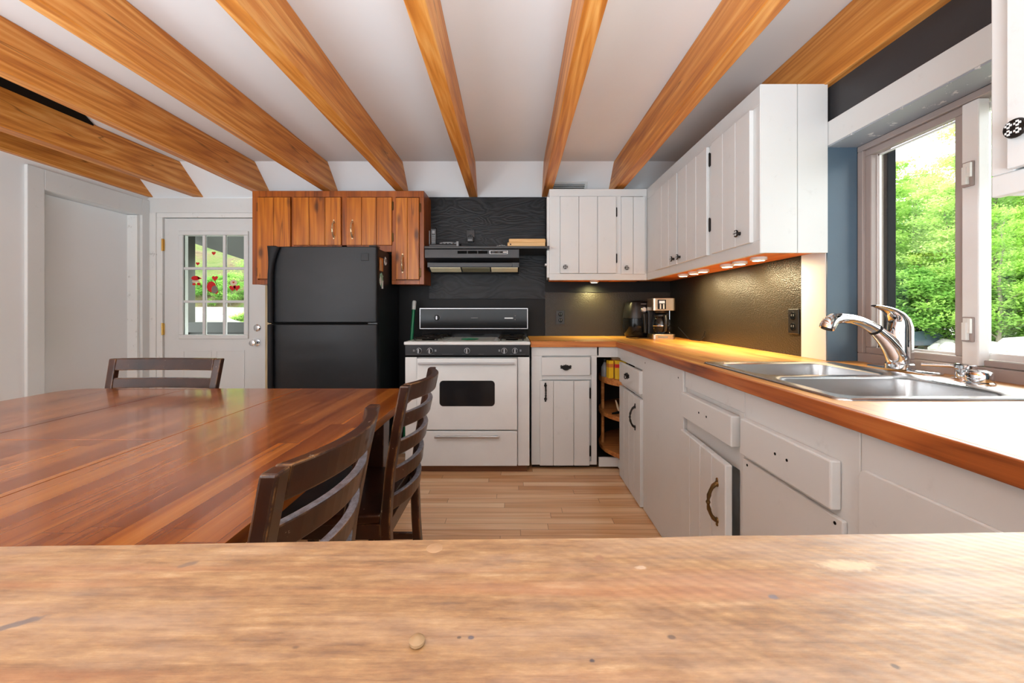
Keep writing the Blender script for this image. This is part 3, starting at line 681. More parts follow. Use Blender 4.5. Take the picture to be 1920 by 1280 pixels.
t = thing('white_wall_cabinet', 'long white three door wall cabinet on the right wall, left of the window', 'cabinet', (XR-.01, 2.4, UZ0))
UX = 1.0386
mb = MB(); mb.box(UX+.02, XR-.009, 1.70, 3.40, UZ0+.03, UZ1-.002); mb.build('carcass', 'white', t)
MB().box(UX+.024, XR-.022, 1.70, 3.40, UZ0+.012, UZ0+.03).build('underside', 'under', t)
mb = MB(); ys = [1.682, 1.728, 2.066, 2.108, 2.49, 2.508, 2.90, 3.118]
mb.box(UX, UX+.02, 1.682, 3.118, UZ0, 1.428); mb.box(UX, UX+.02, 1.682, 3.118, 2.004, UZ1)
for a, b in ((1.682, 1.75), (2.05, 2.12), (2.88, 3.118)): mb.box(UX, UX+.02, a, b, 1.428, 2.004)
mb.build('face_frame', 'white', t, .002)
mb = MB(); mb.box(UX+.002, 1.1945, 1.680, 1.698, UZ0+.002, UZ1); mb.box(1.1975, XR-.022, 1.680, 1.698, UZ0+.002, UZ1); mb.box(UX+.02, XR-.022, 1.6985, 1.7, UZ0+.03, UZ1-.01)
mb.build('end_panel', 'white', t, .002)
ldoor(t, 'x', 2.508, 2.896, UX, 1.425, 2.0, 3, kn=(2.545, 1.462), hg=((2.903, 1.93), (2.903, 1.535)))
ldoor(t, 'x', 2.115, 2.488, UX, 1.425, 2.0, 3, kn=(2.452, 1.462), hg=((2.108, 1.93), (2.108, 1.585)))
ldoor(t, 'x', 1.727, 2.064, UX, 1.425, 2.0, 3, kn=(1.80, 1.478))

t = thing('white_wall_cabinet', 'white wall cabinet close to the viewer at the upper right corner of the photo', 'cabinet', (XR-.01, .4, UZ0))
mb = MB(); mb.box(UX+.02, XR-.022, -.25, .865, UZ0+.03, UZ1-.002); mb.build('carcass', 'white', t, .002)
MB().box(UX+.024, XR-.024, -.24, .855, UZ0+.012, UZ0+.03).build('underside', 'under', t)
mb = MB(); mb.box(UX, UX+.02, -.25, .867, UZ0, 1.418); mb.box(UX, UX+.02, -.25, .867, 2.03, UZ1); mb.box(UX, UX+.02, .826, .867, 1.418, 2.03); mb.box(UX, UX+.02, -.25, -.2, 1.418, 2.03); mb.box(UX+.02, XR-.022, .855, .866, UZ0+.004, UZ1)
mb.build('face_frame', 'white', t, .003)
dd = ldoor(t, 'x', .33, .825, UX, 1.42, 2.028, 3)
knob(dd, 'x', .795, 1.492, UX-.018, .0195)
ldoor(t, 'x', -.19, .32, UX, 1.42, 2.028, 3)

# LED puck lights under the cabinets
for i, (x, y) in enumerate(((1.166, 2.75), (1.166, 2.585), (1.166, 2.46), (1.166, 2.18), (1.166, 2.06), (1.166, 1.90))):
    lab = ['lit puck light under the wall cabinet, nearest the corner', 'second lit puck light from the corner under the wall cabinet', 'third lit puck light from the corner under the wall cabinet',
           'fourth lit puck light from the corner under the wall cabinet', 'fifth lit puck light from the corner under the wall cabinet', 'lit puck light under the wall cabinet, nearest the window'][i]
    t = thing('puck_light', lab, 'lamp', (x, y, UZ0+.012), group='puck lights under the right wall cabinet')
    MB().lathe([(.036, .012), (.036, 0), (.026, -.004), (.026, .004)], (x, y, UZ0), 2, 20).build('housing', 'white_plastic', t, smooth=True)
    MB().cyl((x, y, UZ0-.0045), .026, .003, 2, 20).build('lens', 'led', t)
    lamp('puck_light_beam', 'SPOT', (x, y, UZ0-.012), (0, math.radians(-30), 0), 14 if i < 5 else 7, (1, .80, .46), spot_size=math.radians(150), spot_blend=.9, shadow_soft_size=.02)
t = thing('puck_light', 'lit puck light under the wall cabinet on the back wall', 'lamp', (.66, 3.30, UZ0+.008))
MB().lathe([(.036, .008), (.036, -.004), (.026, -.008), (.026, .002)], (.66, 3.30, UZ0), 2, 20).build('housing', 'white_plastic', t, smooth=True)
MB().cyl((.66, 3.30, UZ0-.0085), .026, .003, 2, 20).build('lens', 'led', t)
lamp('puck_light_beam', 'SPOT', (.66, 3.30, UZ0-.014), (math.radians(14), 0, 0), 20, (1, .86, .36), spot_size=math.radians(155), spot_blend=.9, shadow_soft_size=.02)

# ------------------------------------------------------------------ base cabinets
BY, BX = 2.83, .735                    # faces of the back and right runs
ZT = .875                              # underside of the worktop
t = thing('base_cabinet', 'white base cabinet with one drawer and one door beside the stove', 'cabinet', (.35, 3.1, 0))
mb = MB(); mb.box(.120, .572, BY+.02, 3.40, .035, ZT-.001); mb.build('carcass', 'white', t)
mb = MB(); mb.box(.120, .60, BY, BY+.02, .81, ZT-.001); mb.box(.120, .195, BY, BY+.02, .035, .81); mb.box(.545, .585, BY, BY+.02, .035, .81); mb.box(.195, .545, BY, BY+.02, .035, .06); mb.box(.195, .545, BY, BY+.02, .64, .68)
mb.build('face_frame', 'white', t, .002)
dr_ = MB().box(.19, .535, BY-.02, BY-.0002, .673, .802).build('drawer', 'white', t, .004)
batwing(dr_, 'y', .362, .732, BY-.02)
mb = MB(); mb.box(.178, .2735, BY-.02, BY-.0002, .036, .634); mb.box(.2755, .4165, BY-.02, BY-.0002, .036, .634); mb.box(.42, .529, BY-.02, BY-.0002, .036, .634); mb.box(.182, .525, BY-.005, BY-.0002, .04, .63)
dd = mb.build('cabinet_door', 'white', t, .004)
for zz in (.545, .135): hinge(dd, 'y', .537, zz, BY-.001, .07, 'iron')
pull(dd, 'y', .218, .555, BY-.02, .095, 'iron')
MB().box(.13, .60, BY+.05, BY+.07, 0, .035).build('toe_kick', 'dark_inside', t)

t = thing('corner_cabinet', 'open white corner base cabinet holding a wooden carousel', 'cabinet', (.95, 3.1, 0))
mb = MB(); mb.box(.585, BX, BY, BY+.02, .80, ZT-.001); mb.box(BX, BX+.02, 2.768, BY+.02, .80, ZT-.001)
mb.build('top_rail', 'white', t, .002)
mb = MB(); mb.box(.60, BX+.02, BY, BY+.02, .02, .085); mb.box(BX, BX+.02, 2.768, BY, .02, .085)
mb.build('bottom_rail', 'white', t, .002)
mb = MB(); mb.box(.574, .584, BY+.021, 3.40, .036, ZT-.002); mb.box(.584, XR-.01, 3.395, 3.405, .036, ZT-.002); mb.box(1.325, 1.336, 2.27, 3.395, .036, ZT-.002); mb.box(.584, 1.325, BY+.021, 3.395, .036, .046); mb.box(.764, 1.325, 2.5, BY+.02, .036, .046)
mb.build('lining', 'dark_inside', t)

t = thing('corner_carousel', 'three tier round wooden carousel inside the open corner cabinet', 'carousel', (1.04, 2.99, .046))
CX, CY, CR = 1.04, 2.99, .40
for zt_, th in ((.648, .042), (.395, .032), (.140, .032)):
    MB().cyl((CX, CY, zt_-th), CR, th, 2, 48).build('shelf', 'shelf_wood', t, .003)
mb = MB(); mb.cyl((CX, CY, .046), .02, .80, 2, 16); mb.build('pole', 'shelf_wood', t, smooth=True)
for an in (178, 62, 300):
    MB().cyl((CX+.375*math.cos(math.radians(an)), CY+.375*math.sin(math.radians(an)), .14), .013, .466, 2, 12).build('spindle', 'shelf_wood', t, smooth=True)
zt_ = .648
def carton(x, y, w, d_, h, rz, mat, lab, band):
    o = thing('food_carton', lab, 'carton', (x, y, zt_), rz)
    MB().box(-w/2, w/2, -d_/2, d_/2, 0, h).build('box', mat, o, .001, local=True)
    MB().box(-w/2-.0006, w/2+.0006, -d_/2-.0006, d_/2+.0006, h*.62, h*.82).build('printed_band', band, o, local=True)
carton(.688, 2.87, .034, .05, .125, .15, 'yellow', 'narrow yellow carton next to the pale bottle on the carousel', 'orange')
carton(.752, 2.83, .075, .05, .128, -.1, 'yellow', 'wide yellow carton at the front of the carousel top shelf', 'red')
carton(.775, 2.93, .12, .05, .155, -.05, 'tan', 'tall tan carton behind the yellow ones on the carousel', 'orange')
o = thing('spice_bottle', 'pale bottle with dark cap left of the yellow cartons', 'bottle', (.664, 2.93, zt_))
MB().lathe([(.024, 0), (.026, .01), (.026, .07), (.012, .095), (.010, .105)], (0, 0, 0), 2, 18).build('bottle', 'grey_plastic', o, smooth=True, local=True)
MB().cyl((0, 0, .105), .012, .022, 2, 16).build('cap', 'black_plastic', o, local=True)
o = thing('spice_jar', 'small jar with red cap at the carousel edge', 'jar', (.768, 2.745, zt_))
MB().lathe([(.016, 0), (.018, .006), (.018, .03), (.012, .036)], (0, 0, 0), 2, 16).build('jar', 'skin_tone', o, smooth=True, local=True)
MB().cyl((0, 0, .036), .014, .024, 2, 16).build('cap', 'red', o, local=True)
o = thing('hand_whisk', 'pale wooden handled gadget lying on the middle carousel shelf', 'utensil', (.735, 2.83, .395))
MB().sweep([(.02, .02, .012), (0, 0, .05), (-.015, .0, .10)], [.012, .009, .004], 10).build('handle', 'skin_tone', o, smooth=True, local=True)
MB().sweep([(.02, .02, .012), (-.02, -.01, .010), (-.045, -.01, .008)], [.012, .008, .006], 10).build('blade', 'iron', o, smooth=True, local=True)
o = tag(MB().cyl((.80, 2.80, .140), .03, .12, 2, 20).build('storage_tin', 'grey_plastic', None, .002), 'grey tin standing on the bottom carousel shelf', 'tin')

t = thing('base_cabinet', 'white base cabinet with ornate drawer pull right of the open carousel', 'cabinet', (1.0, 2.5, 0))
mb = MB(); mb.box(BX+.02, 1.0, 2.265, 2.50, .012, ZT-.001); mb.build('carcass', 'white', t)
mb = MB(); mb.box(BX, BX+.02, 2.262, 2.766, .79, ZT-.001); mb.box(BX, BX+.02, 2.262, 2.29, .012, .79); mb.box(BX, BX+.02, 2.29, 2.766, .625, .645); mb.box(BX+.015, BX+.02, 2.262, 2.2905, .5, .8)
mb.build('face_frame', 'white', t, .002)
dr_ = MB().box(BX-.02, BX+.004, 2.285, 2.718, .648, .782).build('drawer', 'white', t, .004)
batwing(dr_, 'x', 2.52, .718, BX-.02)
dd = ldoor(t, 'x', 2.270, 2.718, BX+.001, .008, .622, 4, .02, bev=.004)
pull(dd, 'x', 2.36, .50, BX-.019, .12, 'iron')

t = thing('blank_panel', 'flush white blank panel between the two door cabinets of the right run', 'panel', (1.0, 1.99, 0))
MB().box(BX-.004, 1.32, 1.724, 2.260, .004, ZT-.001).build('panel', 'white', t, .003)
for y, z in ((2.225, .838), (1.775, .83)): MB().cyl((BX-.0045, y, z), .004, .003, 0, 10).build('screw_hole', 'black_dull', t)

t = thing('base_cabinet', 'white base cabinet with a slightly open door under the far end of the sink', 'cabinet', (1.0, 1.5, 0))
mb = MB(); mb.box(BX+.05, 1.32, 1.285, 1.72, .012, .66); mb.box(BX+.012, BX+.03, 1.30, 1.72, .66, ZT-.001); mb.build('carcass', 'white', t)
mb = MB(); mb.box(BX, BX+.02, 1.27, 1.712, .80, ZT-.001); mb.box(BX, BX+.02, 1.27, 1.297, .012, .80); mb.box(BX+.008, BX+.02, 1.297, 1.712, .60, .70)
mb.build('face_frame', 'white', t, .002)
dr_ = MB().box(BX-.026, BX+.007, 1.302, 1.695, .680, .782).build('drawer', 'white', t, .004)
for y in (1.53, 1.47): MB().cyl((BX-.0268, y, .736), .004, .002, 0, 10).build('screw_hole', 'black_dull', dr_)
mb = MB(); n = 4
# door hinged at its far edge and standing a little open
y1_, y0_ = 1.705, 1.300; op = math.radians(3.2)
for i in range(n):
    wv = (y1_-y0_)/n; a, b = wv*i+(.0008 if i else 0), wv*(i+1)-(.0008 if i < n-1 else 0)
    P = lambda s_, o_: (BX+.001-s_*math.sin(op)-o_*math.cos(op), y1_-s_*math.cos(op)+o_*math.sin(op))
    mb.prism([P(a, 0), P(b, 0), P(b, .024), P(a, .024)], 2, .010, .622)
dd = mb.build('cabinet_door', 'white', t, .004)
pull(dd, 'x', 1.358, .475, BX-.042, .125, 'bronze', .006)

t = thing('sink_cabinet', 'white sink front with long false drawer and a large plain panel', 'cabinet', (1.0, 1.08, 0))
mb = MB(); mb.box(BX+.02, 1.32, .862, 1.268, .012, .62); mb.build('carcass', 'white', t)
mb = MB(); mb.box(BX, BX+.02, .845, 1.268, .012, ZT-.001)
mb.build('face_frame', 'white', t, .002)
dr_ = MB().box(BX-.026, BX-.0004, .892, 1.252, .678, .790).build('false_drawer', 'white', t, .004)
for y in (1.082, 1.035): MB().cyl((BX-.0268, y, .738), .004, .002, 0, 10).build('screw_hole', 'black_dull', dr_)
pn = MB().box(BX-.012, BX-.0004, .876, 1.262, .012, .662).build('lower_panel', 'white', t, .003)
for y, z in ((1.235, .648), (.897, .648)): MB().cyl((BX-.0128, y, z), .004, .002, 0, 10).build('screw_hole', 'black_dull', pn)
t = thing('base_cabinet', 'white base cabinet with round cornered plain panel nearest the viewer', 'cabinet', (1.0, .55, 0))
mb = MB(); mb.box(BX, 1.32, .33, .843, .012, .66); mb.box(BX, BX+.02, .33, .843, .66, ZT-.001); mb.build('carcass', 'white', t, .002)
pts = []; r = .02; a0, a1, zz0, zz1 = .40, .862-.02, .10, .795
for cx_, cz_, st in ((a1-r, zz1-r, 0), (a0+r, zz1-r, 90), (a0+r, zz0+r, 180), (a1-r, zz0+r, 270)):
    for k in range(6): q = math.radians(st+18*k); pts.append((cx_+r*math.cos(q), cz_+r*math.sin(q)))
MB().prism(pts, 0, BX-.008, BX-.0003).build('plain_panel', 'white', t, .003)

# ------------------------------------------------------------------ worktop
t = thing('worktop', 'L shaped butcher block worktop around the corner and under the sink', 'worktop', (1.0, 2.0, ZT))
WX = .714; sx0, sx1, sy0_, sy1_ = .785, 1.262, .955, 1.605
mb = MB()
mb.box(WX+.018, XR-.0085, 2.80, YB-.0165, ZT, .915)                                 # corner
mb.box(WX+.018, XR-.0085, 1.72, 2.80, ZT, .915)
mb.box(WX+.018, sx0, .32, 1.72, ZT, .915); mb.box(sx0, sx1, sy1_, 1.72, ZT, .915); mb.box(sx0, sx1, .32, sy0_, ZT, .915)
mb.box(sx1, XR-.021, .32, 1.72, ZT, .915); mb.box(XR-.021, 1.4545, WY0+.007, WY1-.007, ZT+.001, .915)
bmesh.ops.remove_doubles(mb.bm, verts=mb.bm.verts, dist=1e-5)
mb.build('long_slab', 'butcher', t)
MB().box(.113, WX+.018, 2.80+.018, YB-.0165, ZT, .915).build('short_slab', 'butcher_x', t)
MB().box(WX, WX+.018, .32, 2.80, ZT-.001, .9153).build('front_edge', 'counter_edge', t, .003)
MB().box(.113, WX+.018, 2.80, 2.818, ZT-.001, .9153).build('front_edge', 'counter_edge_x', t, .003)

# ------------------------------------------------------------------ sink
t = thing('kitchen_sink', 'double bowl stainless steel sink let into the worktop under the window', 'sink', (1.03, 1.28, .915))
def rr(cx_, cy_, hx, hy, r, z, n=6):
    P_ = []
    for qx, qy, st in ((1, 1, 0), (-1, 1, 90), (-1, -1, 180), (1, -1, 270)):
        for k in range(n): a = math.radians(st+90*k/(n-1)); P_.append((cx_+qx*(hx-r)+r*math.cos(a), cy_+qy*(hy-r)+r*math.sin(a), z))
    return P_
X0, X1, Y0, Y1 = .764, 1.300, .931, 1.630; mid = 1.272
bm = bmesh.new()
# rim as a grid of flat strips around two holes, each hole edge lofted down to its bowl
def ringv(pts): return [bm.verts.new(p) for p in pts]
outer0 = ringv(rr((X0+X1)/2, (Y0+Y1)/2, (X1-X0)/2, (Y1-Y0)/2, .03, .9155)); outer1 = ringv(rr((X0+X1)/2, (Y0+Y1)/2, (X1-X0)/2-.006, (Y1-Y0)/2-.006, .026, .921))
for i in range(len(outer0)): bm.faces.new([outer0[i], outer0[(i+1) % len(outer0)], outer1[(i+1) % len(outer0)], outer1[i]])
holes = []
bx0, bx1 = .800, 1.232
for y0_, y1_ in ((.965, 1.256), (1.288, 1.600)):
    cx_, cy_, hx, hy = (bx0+bx1)/2, (y0_+y1_)/2, (bx1-bx0)/2, (y1_-y0_)/2
    rings = [rr(cx_, cy_, hx, hy, .05, .920), rr(cx_, cy_, hx-.008, hy-.008, .048, .914), rr(cx_, cy_, hx-.014, hy-.014, .045, .83), rr(cx_, cy_, hx-.022, hy-.022, .04, .77), rr(cx_, cy_, hx-.06, hy-.06, .03, .757), rr(cx_, cy_, .03, .03, .029, .753)]
    V = [ringv(r_) for r_ in rings]; holes.append(V[0])
    for a, b in zip(V, V[1:]):
        for i in range(len(a)): bm.faces.new([a[i], a[(i+1) % len(a)], b[(i+1) % len(a)], b[i]])
    bm.faces.new(V[-1])
def edges(r_): return [bm.edges.get((r_[i], r_[(i+1) % len(r_)])) or bm.edges.new((r_[i], r_[(i+1) % len(r_)])) for i in range(len(r_))]
bmesh.ops.triangle_fill(bm, use_beauty=True, edges=edges(outer1)+edges(holes[0])+edges(holes[1]), normal=(0, 0, 1))
mb = MB(); mb.bm.free(); mb.bm = bm
sk = mb.build('basin', 'steel', t, smooth=True)
md = sk.modifiers.new('gauge', 'SOLIDIFY'); md.thickness = .0012; md.offset = -1
for cy_ in (1.11, 1.444):
    dr_ = MB().lathe([(.045, .0), (.042, .004), (.034, .002), (.008, .0015)], (1.016, cy_, .7545), 2, 24).build('drain', 'chrome', t, smooth=True)

# ------------------------------------------------------------------ faucet: base plate, column, lever, spout with pull-out head
t = thing('kitchen_faucet', 'chrome single lever faucet with pull out spray head behind the sink', 'faucet', (1.367, 1.41, .915))
K = 528.0
def F(px, py, dy=0): return (1.367+(px-1690)/K, 1.41+dy, .915+(694-py)/K)
mb = MB(); mb.loft([rr(1.385, 1.42, .036-i[0], .125-i[0], .034-i[0], .915+i[1], 8) for i in ((0, .0005), (0, .004), (.004, .008), (.012, .010))])
mb.build('base_plate', 'chrome', t, smooth=True)
mb = MB(); c = (1.367, 1.41, .924)
mb.lathe([(.041, 0), (.041, .016), (.037, .020), (.036, .07), (.036, .128), (.033, .140), (.02, .150)], c, 2, 32); mb.build('column', 'chrome', t, smooth=True)
# lever: a shell that rises out of the column and sweeps forward to a tip
secs = [((1690, 628), .037, .036), ((1690, 612), .036, .036), ((1688, 600), .030, .034), ((1682, 590), .021, .031), ((1672, 582), .0125, .026), ((1661, 577), .0085, .021), ((1650, 574), .006, .017), ((1641, 572), .003, .012)]
mb = MB(); mb.sweep([F(*p) for p, a, b in secs], [(b, a) for p, a, b in secs], 20, up=(0, 0, 1)); mb.build('lever', 'chrome', t, smooth=True)
pts = [(1690, 676), (1683, 660), (1674, 647), (1662, 633), (1652, 624), (1645, 618)]
mb = MB(); mb.sweep([F(*p) for p in pts], [.036, .034, .030, .026, .0225, .0205], 20, up=(0, 1, 0)); mb.build('spout', 'chrome', t, smooth=True)
mb = MB(); mb.sweep([F(1646, 619), F(1643.5, 616.5)], .0215, 20, up=(0, 1, 0)); mb.build('hose_ring', 'black_rubber' if 'black_rubber' in M else 'rubber', t, smooth=True)
pts = [(1643, 616), (1630, 608), (1615, 601), (1598, 596.5), (1580, 595), (1567, 597), (1559, 603), (1555, 610), (1553, 615)]
mb = MB(); mb.sweep([F(*p) for p in pts], [.0195, .0175, .0165, .0165, .018, .021, .0235, .024, .0225], 20, up=(0, 1, 0))
sp = mb.build('spray_head', 'chrome', t, smooth=True)
MB().sweep([F(1553, 615), F(1552.4, 616.5)], .017, 20, up=(0, 1, 0)).build('nozzle', 'rubber', sp)
t = thing('soap_dispenser', 'chrome soap pump with long thin nozzle behind the sink', 'dispenser', (1.40, 1.235, .915))
MB().lathe([(.030, 0), (.030, .004), (.022, .006), (.022, .030), (.026, .034), (.026, .044), (.018, .048)], (1.40, 1.235, .915), 2, 24).build('pump', 'chrome', t, smooth=True)
MB().sweep([(1.40, 1.235, .952), (1.375, 1.262, .953), (1.335, 1.305, .951)], [.006, .005, .0045], 10).build('nozzle', 'chrome', t, smooth=True)
tag(MB().lathe([(.032, 0), (.032, .005), (.028, .008), (.030, .026), (.026, .036), (.014, .041)], (1.345, 1.15, .915), 2, 28).build('drain_stopper', 'chrome', None, smooth=True), 'round chrome stopper on the worktop right of the soap pump', 'stopper')

# ------------------------------------------------------------------ sockets
def outlet(x, y, z, face, lab, mat='black_plastic', duplex=True):
    o = thing('wall_socket', lab, 'socket', FP(face, *( (x, y) if face == 'y' else (y, x)), z))
    f = y if face == 'y' else x; a = x if face == 'y' else y
    mb = MB(); fbox(mb, face, a-.036, a+.036, f-.006, f, z-.06, z+.06); mb.build('cover_plate', mat, o, .003)
    for e in (-1, 1):
        if not duplex: e *= .0
        c = FP(face, a, f-.006, z+e*.026); mb = MB(); mb.lathe([(.019, 0), (.018, -.003), (.002, -.0032)], c, 1 if face == 'y' else 0, 18); rc = mb.build('receptacle', 'black_gloss', o, smooth=True)
        mb = MB()
        for q in (-1, 1): fbox(mb, face, a+q*.007-.0014, a+q*.007+.0014, f-.0098, f-.0088, z+e*.026-.001, z+e*.026+.009)
        mb.build('slots', 'grey_plastic', rc)
        if not duplex: break
    return o
outlet(.393, YB-.017, 1.075, 'y', 'dark wall socket on the backsplash beside the stove')
outlet(XR-.009, 1.90, 1.078, 'x', 'dark wall socket on the right backsplash near the window')
o = outlet(-.378, YB-.023, 1.766, 'y', 'black wall socket above the range hood shelf with a plug in it', duplex=False)
o = thing('plug_adapter', 'black plug adapter in the socket above the range hood', 'plug', (-.376, YB-.032, 1.745))
MB().box(-.405, -.347, YB-.075, YB-.033, 1.715, 1.76).build('adapter_body', 'black_plastic', o, .005)
MB().box(-.395, -.36, YB-.077, YB-.075, 1.722, 1.738).build('rating_plate', 'grey_plastic', o)

# ------------------------------------------------------------------ refrigerator
t = thing('refrigerator', 'black top freezer refrigerator between the glazed door and the stove', 'refrigerator', (-1.375, 3.13, 0))
fx0, fx1, fy = -1.757, -.988, 2.845
MB().box(fx0+.006, fx1-.004, fy+.07, YB-.04, .03, 1.585).build('cabinet', 'fridge', t, .006)
def fdoor(name, z0, z1):
    prof = [(fx0, fy+.066), (fx0, fy+.03), (fx0+.012, fy+.012), (fx0+.04, fy+.008), (fx0+.11, fy+.003), ((fx0+fx1)/2, fy), (fx1-.03, fy+.004), (fx1-.006, fy+.012), (fx1, fy+.026), (fx1, fy+.066)]
    return MB().prism(prof, 2, z0, z1).build(name, 'fridge', t, .006, smooth=True)
a = fdoor('freezer_door', 1.046, 1.592); b = fdoor('fridge_door', .075, 1.034)
def grip(par, z0, z1, flip):
    mb = MB(); n = 14; pts = []
    for i in range(n+1):
        q = i/n; z = z0+(z1-z0)*q; e = q if flip else 1-q
        w = .020+.030*max(0, (e-.72)/.28)**1.6; x = fx0+.014+.022*max(0, (e-.6)/.4)**1.4
        pts.append(((x, fy-.010, z), (w*.9, .020)))
    (pa, ra), (pb, rb) = pts[0], pts[-1]
    pts = [((pa[0], pa[1], pa[2]-.006), (ra[0]*.4, ra[1]*.4))]+pts+[((pb[0], pb[1], pb[2]+.006), (rb[0]*.4, rb[1]*.4))]
    mb.sweep([p for p, _ in pts], [r for _, r in pts], 14, up=(0, 1, 0))
    return mb.build('door_handle', 'handle', par, smooth=True)
grip(a, 1.05, 1.588, True); grip(b, .30, 1.03, False)
mb = MB(); disc(mb, -1.072, 1.512, .027, .027, fy+.0015, fy+.006, 4); mb.bm.clear()
MB().box(-1.10, -1.046, fy-.001, fy+.006, 1.490, 1.542).build('badge_plate', 'fridge', a, .002)
MB().box(fx0+.001, fx1-.008, fy+.022, fy+.069, 1.0345, 1.0455).build('door_gasket', 'black_dull', t)
MB().box(-1.06, -.99, fy+.02, fy+.07, 1.033, 1.047).build('middle_hinge', 'black_plastic', t, .003)
MB().box(-1.05, -.995, fy+.015, fy+.09, 1.592, 1.604).build('top_hinge', 'black_plastic', t, .004)
MB().box(fx0+.02, fx1-.02, fy+.05, fy+.10, .0, .07).build('base_grille', 'black_dull', t)
# magnets on its right side, flat on x = fx1
mx = fx1-.004
def SP(px, py): y = -mx*745/(965-px); return (y, H+(584-py)*y/745)
def mag(pts, lab, mat, name='fridge_magnet'):
    mb = MB(); mb.prism([SP(*p) for p in pts], 0, mx+.0002, mx+.004); o = mb.build(name, mat, None)
    return tag(o, lab, 'magnet', 'magnets on the side of the fridge')
o = mag([(709, 482), (717.5, 484.5), (717.5, 509), (709, 507)], 'tall picture magnet with a tan figure, on the fridge side', 'orange')
mb = MB(); y0, z0 = SP(713, 496)
mb.lathe([(.022, 0), (.020, .003)], (mx+.003, y0, z0+.02), 0, 14); mb.prism([(y0-.028, z0-.045), (y0+.028, z0-.045), (y0+.018, z0), (y0-.018, z0)], 0, mx+.004, mx+.006)
mb.build('printed_figure', 'tan', o)
def blob(px, py, r, seed, n=26):
    rn = random.Random(seed); y, z = SP(px, py)
    return [(y+r[0]*math.cos(2*PI*k/n)*(1+.35*rn.uniform(-1, 1)), z+r[1]*math.sin(2*PI*k/n)*(1+.25*rn.uniform(-1, 1))) for k in range(n)]
mb = MB(); mb.prism(blob(722.5, 490, (.024, .030), 3), 0, mx+.0002, mx+.004); o = tag(mb.build('fridge_magnet', 'paper'), 'small white magnet at the upper right on the fridge side', 'magnet', 'magnets on the side of the fridge')
mb = MB(); mb.prism(blob(722.5, 489, (.010, .014), 5, 12), 0, mx+.004, mx+.005); mb.build('dark_print', 'black_plastic', o)
mb = MB(); mb.prism(blob(714.5, 524, (.042, .044), 8), 0, mx+.0002, mx+.004); o = tag(mb.build('fridge_magnet', 'mint'), 'leafy green and white magnet low on the fridge side', 'magnet', 'magnets on the side of the fridge')
mb = MB(); mb.prism(blob(712.5, 526, (.018, .03), 9, 14), 0, mx+.004, mx+.0055); y0, z0 = SP(716.5, 531); mb.box(mx+.0003, mx+.005, y0-.012, y0+.012, z0-.04, z0+.02); mb.build('white_print', 'paper', o)

# ------------------------------------------------------------------ gas range
t = thing('gas_range', 'white gas range with black control panel between fridge and base cabinet', 'stove', (-.33, 3.1, 0))
rx0, rx1, ry = -.772, .108, 2.78
mb = MB(); mb.box(rx0+.004, rx1-.004, ry+.03, YB-.03, .045, .892); mb.build('body', 'enamel', t)
for a_, b_ in ((rx0+.004, -.686), (.022, rx1-.004)): MB().box(a_, b_, ry+.006, ry+.03, .045, .806).build('side_pillar', 'enamel', t, .003)
MB().box(rx0-.002, rx1+.002, ry-.012, YB-.10, .892, .915).build('cooktop', 'enamel', t, .007)
cp = MB().box(rx0+.006, rx1-.006, ry-.004, ry+.028, .818, .891).build('control_panel', 'hood', t, .003)
MB().box(rx0+.006, rx1-.006, ry+.008, ry+.029, .806, .818).build('vent_gap', 'black_dull', t)
for px in (786, 806.5, 876, 945.5, 965.5):
    x = (px-965)*ry/745; c = (x, ry-.004, .852)
    k = MB().lathe([(.020, 0), (.020, -.004), (.0165, -.007), (.0155, -.020), (.013, -.023)], c, 1, 22).build('burner_knob', 'black_plastic', cp, smooth=True)
    mb = MB(); mb.box(x-.0035, x+.0035, ry-.031, ry-.024, .838, .866); mb.lathe([(.0205, -.0035), (.0190, -.0065)], c, 1, 22); mb.build('knob_rim', 'silver', k)
for px in (776.3, 816.8, 936.2, 976):
    x = (px-965)*ry/745; MB().box(x-.006, x+.006, ry-.0055, ry-.004, .846, .860).build('burner_mark', 'grey_plastic', cp)
mb = MB()
for a, b in ((762, 815), (829, 850), (866, 873), (897, 907), (956, 985)): mb.box((a-965)*ry/745, (b-965)*ry/745, ry-.0048, ry-.004, .8265, .8275)
mb.build('printed_lines', 'grey_plastic', cp)
dr_ = MB().box(-.681, .018, ry-.020, ry+.006, .302, .800).build('oven_door', 'enamel', t, .006)
pts = []; r = .026; a0, a1, z0, z1 = -.522, -.138, .468, .646
for cx_, cz_, st in ((a1-r, z1-r, 0), (a0+r, z1-r, 90), (a0+r, z0+r, 180), (a1-r, z0+r, 270)):
    for k in range(7): q = math.radians(st+15*k); pts.append((cx_+r*math.cos(q), cz_+r*math.sin(q)))
MB().prism(pts, 1, ry-.0225, ry-.0195).build('oven_window', 'oven_glass', dr_, .001)
def bar_handle(par, x0, x1, z):
    mb = MB(); mb.box(x0, x1, ry-.055, ry-.040, z-.008, z+.008); mb.box(x0+.01, x0+.035, ry-.041, ry-.020, z-.006, z+.006); mb.box(x1-.035, x1-.01, ry-.041, ry-.020, z-.006, z+.006)
    return mb.build('bar_handle', 'silver', par, .003)
bar_handle(dr_, -.665, .000, .768)
dw = MB().box(-.681, .018, ry-.016, ry+.006, .050, .294).build('broiler_drawer', 'enamel', t, .005)
bar_handle(dw, -.552, -.106, .262)
MB().box(rx0+.03, rx1-.02, ry+.02, ry+.05, .0, .045).build('kick_strip', 'kick', t)
bx0, bx1, by = -.775, .108, 3.24
MB().box(bx0+.02, bx1-.01, by+.012, YB-.03, .905, 1.01).build('backguard_riser', 'black_gloss', t)
bgd = MB().box(bx0, bx1, by, YB-.03, .985, 1.153).build('backguard', 'black_gloss', t, .003)
mb = MB(); e = .006
